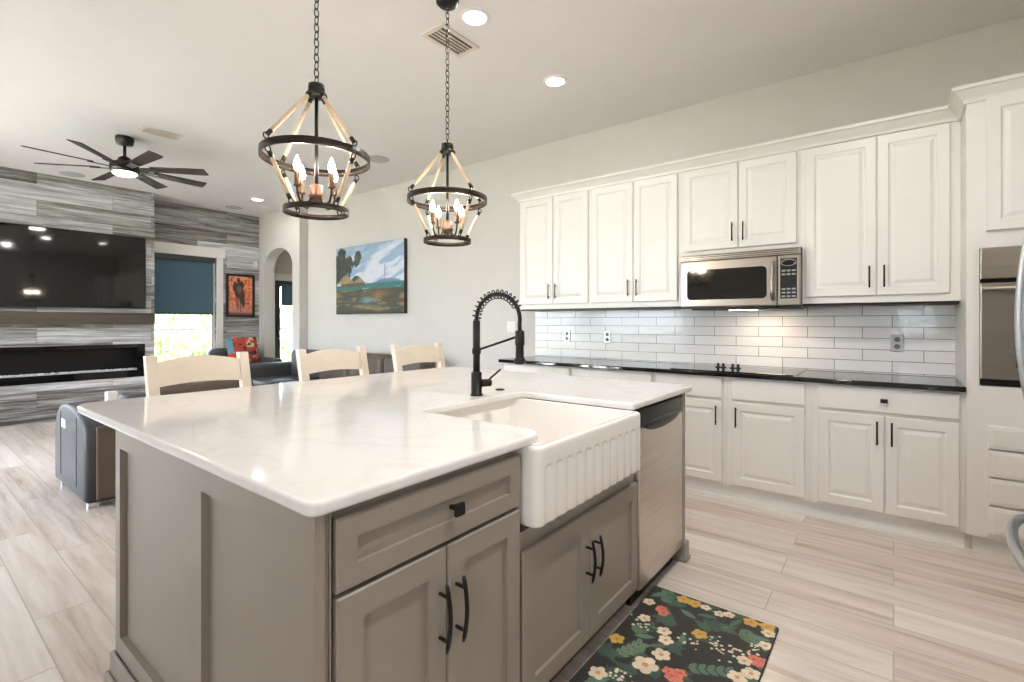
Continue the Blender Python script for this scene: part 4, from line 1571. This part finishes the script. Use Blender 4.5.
# farmhouse sink
def make_sink():
    t = MB()
    bm = t.bm
    x0, x1, y0, y1, z0, z1 = -1.53, -0.836, 1.203, 1.975, 0.648, 0.893

    def loop(inset, r, dense):
        X0, X1, Y0, Y1 = x0 + inset, x1 - inset, y0 + inset, y1 - inset
        out = []

        def corner(cx, cy, a0):
            for i in range(9):
                a = a0 + (PI / 2) * i / 8
                out.append((cx + r * math.cos(a), cy + r * math.sin(a)))
        corner(X1 - r, Y0 + r, -PI / 2)
        for i in range(1, dense):
            out.append((X1, Y0 + r + (Y1 - Y0 - 2 * r) * i / dense))
        corner(X1 - r, Y1 - r, 0)
        corner(X0 + r, Y1 - r, PI / 2)
        corner(X0 + r, Y0 + r, PI)
        return out
    nd = 200
    r = 0.03
    base_ = loop(0, r, nd)
    zs = [z0, z0 + 0.004, z0 + 0.012] + [z0 + 0.012 + (0.815 - z0 - 0.012) * i / 6 for i in range(1, 7)] + [0.818 + 0.02 * i / 8 for i in range(9)] + [0.86, z1 - 0.012, z1 - 0.004, z1]
    p0, sp = 1.262, 0.0617

    def flute(y, z):
        if y < p0 - 0.03 or y > p0 + sp * 11.6:
            return 0.0
        u = ((y - p0 + sp / 2) / sp) % 1.0 - 0.5         # groove centred on 0
        w = max(0.0, 1 - (abs(u) / 0.42) ** 2)
        ztop = 0.836 - 0.014 * (abs(u) / 0.42) ** 2
        m = max(0.0, min(1.0, (ztop - z) / 0.006))
        return 0.0034 * w * m
    rows = []
    for z in zs:
        ins = 0.0
        if z < z0 + 0.011:
            ins = 0.006 if z < z0 + 0.003 else 0.002
        if z > z1 - 0.011:
            ins = 0.0015 if z < z1 - 0.002 else 0.007
        row = []
        cxm, cym = (x0 + x1) / 2, (y0 + y1) / 2
        for (x, y) in base_:
            k = 1 - ins / 0.35
            X, Y = cxm + (x - cxm) * k, cym + (y - cym) * (1 - ins / 0.4)
            if x > x1 - 1e-4:
                X -= flute(y, z)
            row.append(bm.verts.new((X, Y, z)))
        rows.append(row)
    for ins, rr, z in ((0.022, 0.03, z1), (0.028, 0.035, z1 - 0.006), (0.036, 0.05, z0 + 0.06), (0.07, 0.06, z0 + 0.03), (0.3, 0.03, z0 + 0.024)):
        rows.append([bm.verts.new((x, y, z)) for x, y in loop(ins, rr, nd)])
    n = len(base_)
    for a, b in zip(rows, rows[1:]):
        for j in range(n):
            f = bm.faces.new((a[j], a[(j + 1) % n], b[(j + 1) % n], b[j]))
            f.smooth = True
    bm.faces.new(rows[0][::-1])
    bm.faces.new(rows[-1])
    return t


sk = empty('farmhouse_sink', (-1.18, 1.59, 0.648), 'white fluted apron farmhouse sink in the island front', 'sink')
make_sink().build('basin', 'sink', sk)
MB().lathe([(0.055, 0.676), (0.05, 0.679), (0.03, 0.676), (0.001, 0.675)], (-1.20, 1.6, 0), 24).build('drain', 'drain', sk)

# faucet
BXf, BYf = -1.555, 1.728
zt_ = 0.925
fa = empty('kitchen_faucet', (BXf, BYf, zt_), 'matte black spring neck pull-down faucet behind the sink', 'faucet')
MB().lathe([(0.03, zt_ + 0.0003), (0.03, zt_ + 0.006), (0.0255, zt_ + 0.008), (0.0255, zt_ + 0.105), (0.022, zt_ + 0.112), (0.017, zt_ + 0.113)], (BXf, BYf, 0), 24).build('base', 'black', fa)
MB().lathe([(0.0165, zt_ + 0.113), (0.0165, zt_ + 0.195), (0.0215, zt_ + 0.196), (0.0215, zt_ + 0.222), (0.0175, zt_ + 0.223), (0.0175, zt_ + 0.35), (0.013, zt_ + 0.355)], (BXf, BYf, 0), 24).build('column', 'black', fa)
dv = Vector((0.86, 0.5, 0)).normalized()      # spout direction over the basin
dv = Vector((0.83, 0.10, 0)).normalized()
Rr = 0.118
arc = []
ztop = zt_ + 0.355
for i in range(61):
    q = i / 60
    a = PI - (PI + 0.15) * q
    arc.append(Vector((BXf, BYf, ztop + 0.002)) + dv * (Rr + Rr * math.cos(a)) + Vector((0, 0, Rr * 1.0 * math.sin(a))))
hose = [Vector((BXf, BYf, ztop))] + arc + [Vector((BXf, BYf, zt_ + 0.29)) + dv * (2 * Rr + 0.0)]
MB().tube(hose, 0.0095, 10).build('hose', 'black', fa)
hx_ = []
turns = 15
m = turns * 14
for i in range(m + 1):
    q = i / m * 0.82
    j = q * 60
    k = int(j)
    p = arc[k].lerp(arc[min(k + 1, 60)], j - k)
    tg = (arc[min(k + 1, 60)] - arc[max(k - 1, 0)]).normalized()
    n1 = dv.cross(Vector((0, 0, 1))).normalized()
    n2 = tg.cross(n1)
    th = 2 * PI * i / 14
    hx_.append(p + (n1 * math.cos(th) + n2 * math.sin(th)) * 0.0205)
MB().tube(hx_, 0.0029, 6).build('spring', 'black', fa)
hp_ = Vector((BXf, BYf, 0)) + dv * (2 * Rr)
MB().lathe([(0.012, zt_ + 0.31), (0.021, zt_ + 0.305), (0.022, zt_ + 0.245), (0.0185, zt_ + 0.24), (0.0195, zt_ + 0.185), (0.027, zt_ + 0.178), (0.028, zt_ + 0.163), (0.018, zt_ + 0.158)], (hp_.x, hp_.y, 0), 24).build('spray_head', 'black', fa)
MB().tube([Vector((BXf, BYf, zt_ + 0.212)), hp_ + Vector((0, 0, zt_ + 0.285))], 0.0055, 10).build('support_arm', 'black', fa)
lv = Vector((0.55, 0.83, 0)).normalized()
c0 = Vector((BXf, BYf, zt_ + 0.058))
MB().tube([c0 + lv * 0.02, c0 + lv * 0.068, c0 + lv * 0.072], [0.0185, 0.0185, 0.014], 18).build('valve_body', 'bronze', fa)
MB().tube([c0 + lv * 0.055 + Vector((0, 0, 0.010)), c0 + lv * 0.12 + Vector((0, 0, 0.062))], 0.0048, 8).build('lever', 'black', fa)
tag(MB().lathe([(0.023, zt_ + 0.0003), (0.023, zt_ + 0.004), (0.018, zt_ + 0.007), (0.001, zt_ + 0.0075)], (-1.585, 1.94, 0), 24).build('sink_air_switch', 'black'),
    'round black button on the counter beside the faucet', 'button')


# ================================================================== STOOLS
def make_stool(y0, y1, label):
    yc = (y0 + y1) / 2
    g = empty('bar_stool', (-2.72, yc, 0), label, 'bar stool', 'whitewashed bar stools along the island')
    hw = (y1 - y0) / 2

    def X(z):       # raked back posts
        return -2.845 - 0.11 * max(0, (z - 0.62)) / 0.48
    for s in (-1, 1):
        ya = yc + s * (hw - 0.024)
        m = MB()
        zz = [0.0, 0.62, 0.86, 1.10]
        px = [-2.90, X(0.62), X(0.86), X(1.10)]
        rows = []
        for z, x in zip(zz, px):
            w, dd_ = 0.024, 0.021
            rows.append([m.bm.verts.new((x - dd_, ya - w, z)), m.bm.verts.new((x + dd_, ya - w, z)), m.bm.verts.new((x + dd_, ya + w, z)), m.bm.verts.new((x - dd_, ya + w, z))])
        for a, b in zip(rows, rows[1:]):
            for j in range(4):
                m.bm.faces.new((a[j], a[(j + 1) % 4], b[(j + 1) % 4], b[j]))
        m.bm.faces.new(rows[0][::-1])
        m.bm.faces.new(rows[-1])
        m.build('leg', 'stoolwood', g)
        MB().box((-2.475, yc + s * (hw - 0.03) - 0.022, 0.0), (-2.431, yc + s * (hw - 0.03) + 0.022, 0.62), 0.003).build('leg', 'stoolwood', g)
    # curved top rail
    m = MB()
    n = 14
    rows = []
    ya, yb = yc - hw + 0.046, yc + hw - 0.046
    for i in range(n + 1):
        q = i / n
        y = ya + (yb - ya) * q
        top = 1.064 + 0.028 * math.sin(PI * q)
        bot = 0.944 + 0.012 * math.sin(PI * q)
        bow = 0.012 * math.sin(PI * q)
        rows.append([m.bm.verts.new((X(z) - bow + dx, y, z)) for z, dx in ((bot, -0.011), (bot, 0.011), (top, 0.011), (top, -0.011))])
    for a, b in zip(rows, rows[1:]):
        for j in range(4):
            m.bm.faces.new((a[j], a[(j + 1) % 4], b[(j + 1) % 4], b[j]))
    m.bm.faces.new(rows[0][::-1])
    m.bm.faces.new(rows[-1])
    m.build('top_rail', 'stoolwood', g)
    MB().box((X(0.78) - 0.01, ya, 0.75), (X(0.78) + 0.01, yb, 0.81), 0.003).build('back_slat', 'stoolwood', g)
    MB().box((-2.88, y0 + 0.01, 0.62), (-2.42, y1 - 0.01, 0.67), 0.012, 3).build('seat', 'stoolwood', g)
    MB().box((-2.465, yc - hw + 0.05, 0.20), (-2.44, yc + hw - 0.05, 0.235)).build('footrest', 'stoolwood', g)
    return g


st = make_stool(0.81, 1.30, 'whitewashed wooden bar stool nearest the left end of the island')
for y, lab in ((1.85, 'whitewashed wooden bar stool, middle one of the three at the island'), (2.59, 'whitewashed wooden bar stool below the landscape painting, farthest from the camera')):
    c = copy_tree(st)
    c.location.y = y
    c['label'] = lab

# ================================================================== FLORAL MAT
MX0, MX1, MY0, MY1 = -0.90, -0.372, 1.33, 2.275


def mat_img(nu, nv):
    x, y = np.meshgrid(np.linspace(MX0, MX1, nu), np.linspace(MY0, MY1, nv))
    im = np.zeros((nv, nu, 3)) + np.array([52, 51, 47])
    rnd = random.Random(5)

    def leaf(cx, cy, a, L, w, col, vein=None):
        nonlocal im
        X = (x - cx) * math.cos(a) + (y - cy) * math.sin(a)
        Y = -(x - cx) * math.sin(a) + (y - cy) * math.cos(a)
        q = np.clip(X / L, -1, 1)
        m = (np.abs(X) < L) & (np.abs(Y) < w * (1 - q * q))
        im = mix(im, m * 1.0, col)
        if vein is not None:
            im = mix(im, ((np.abs(X) < L * 0.9) & (np.abs(Y) < 0.0012)) * 1.0, vein)

    def flower(cx, cy, R, col, cen, n=5):
        nonlocal im
        a0 = rnd.uniform(0, 6.28)
        for k in range(n):
            a = a0 + 2 * PI * k / n
            px, py = cx + math.cos(a) * R * 0.6, cy + math.sin(a) * R * 0.6
            m = ((x - px) ** 2 + (y - py) ** 2) < (R * 0.42) ** 2
            sh_ = rnd.uniform(0.93, 1.03)
            im = mix(im, m * 1.0, tuple(min(255, c * sh_) for c in col))
        im = mix(im, (((x - cx) ** 2 + (y - cy) ** 2) < (R * 0.26) ** 2) * 1.0, cen)
    G1, G2, G3 = (98, 124, 104), (70, 96, 82), (120, 140, 112)

    def sprig(cx, cy, a, L, col, n=5, w=0.011):
        nonlocal im
        for k in range(n):
            q = (k + 0.5) / n
            px, py = cx + math.cos(a) * L * q, cy + math.sin(a) * L * q
            for s in (-1, 1):
                b = a + s * 0.75
                leaf(px + math.cos(b) * 0.02, py + math.sin(b) * 0.02, b, 0.023, w, col, G2)
        leaf(cx + math.cos(a) * L * 0.5, cy + math.sin(a) * L * 0.5, a, L * 0.55, 0.0018, col)
    for c in [(-0.62, 2.12, 0.2, 0.10), (-0.72, 2.00, 2.2, 0.12), (-0.80, 2.16, 1.9, 0.10), (-0.83, 1.70, 1.2, 0.14), (-0.60, 1.80, 0.5, 0.16), (-0.50, 2.17, -0.5, 0.13), (-0.85, 1.88, 0.9, 0.10),
              (-0.70, 1.50, 0.4, 0.16), (-0.47, 1.62, 1.6, 0.14), (-0.62, 1.38, 0.9, 0.14), (-0.84, 1.45, 1.4, 0.12)]:
        sprig(c[0], c[1], c[2], c[3], rnd.choice([G1, G1, G2, G3]))
    for c in [(-0.63, 2.175, 0.3), (-0.56, 2.12, 0.9), (-0.70, 2.14, -0.4), (-0.72, 1.86, 0.6), (-0.77, 1.78, 1.3), (-0.66, 1.95, 1.8), (-0.46, 2.11, -0.5), (-0.42, 2.15, 0.2), (-0.52, 2.2, 1.2), (-0.55, 1.70, 0.2), (-0.86, 2.21, 1.0), (-0.8, 2.24, 0.3), (-0.79, 1.88, 0.4), (-0.45, 1.80, 0.8)]:
        leaf(c[0], c[1], c[2], 0.042, 0.015, rnd.choice([G1, G2, (82, 110, 92)]), G3)
    for k in range(34):
        sprig(rnd.uniform(MX0, MX1), rnd.uniform(MY0, MY1), rnd.uniform(0, 6.28), rnd.uniform(0.05, 0.09), rnd.choice([(66, 84, 74), (76, 98, 84), (60, 76, 66)]), 6, 0.005)
    # baby's breath
    for k in range(120):
        cx, cy = rnd.choice([(-0.52, 2.02), (-0.47, 1.98), (-0.60, 1.97), (-0.43, 2.06), (-0.74, 1.60), (-0.62, 1.55), (-0.82, 1.95), (-0.79, 1.62)])
        px, py = cx + rnd.gauss(0, 0.03), cy + rnd.gauss(0, 0.03)
        im = mix(im, (((x - px) ** 2 + (y - py) ** 2) < rnd.uniform(0.004, 0.0075) ** 2) * 1.0, (222, 212, 186))
    CO, YE, CR = (214, 122, 104), (212, 168, 88), (232, 214, 186)
    for (a, b) in ((-0.806, 2.091), (-0.617, 1.753), (-0.384, 2.002), (-0.78, 1.46)):
        for k in range(5):
            flower(a + rnd.uniform(-0.028, 0.028), b + rnd.uniform(-0.032, 0.032), 0.024, CO, (190, 86, 76))
    for (a, b) in [(-0.617, 2.03), (-0.872, 1.797), (-0.702, 2.238), (-0.47, 2.243), (-0.409, 2.25), (-0.754, 2.24), (-0.50, 1.52)]:
        flower(a, b, 0.032, YE, (196, 130, 60))
    for (a, b, r) in [(-0.721, 1.724, 0.048), (-0.695, 1.815, 0.036), (-0.739, 1.96, 0.03), (-0.713, 1.908, 0.03), (-0.839, 1.996, 0.028), (-0.872, 2.126, 0.028), (-0.593, 2.225, 0.024), (-0.558, 2.243, 0.024),
                      (-0.654, 2.237, 0.022), (-0.396, 2.205, 0.028), (-0.39, 2.115, 0.028), (-0.436, 1.972, 0.028), (-0.436, 1.865, 0.034), (-0.40, 1.915, 0.034), (-0.57, 1.44, 0.045), (-0.84, 1.58, 0.035), (-0.45, 1.42, 0.035)]:
        flower(a, b, r, CR, (206, 150, 110))
    return im


fm_ = empty('floral_mat', (-0.63, 1.8, 0), 'dark floral kitchen mat on the floor in front of the sink', 'mat')
MB().prism(rounded([(MX0, MY0), (MX1, MY0), (MX1, MY1), (MX0, MY1)], [0.012] * 4), 0.0, 0.012, 0.003, 2).build('rubber_base', 'mat_edge', fm_)
grid_paint('printed_top', (MX0 + 0.003, MY0 + 0.003, 0.0124), (1, 0, 0), (0, 1, 0), MX1 - MX0 - 0.006, MY1 - MY0 - 0.006, 230, 410, np.clip(mat_img(230, 410), 0, 255), 'mat', fm_)
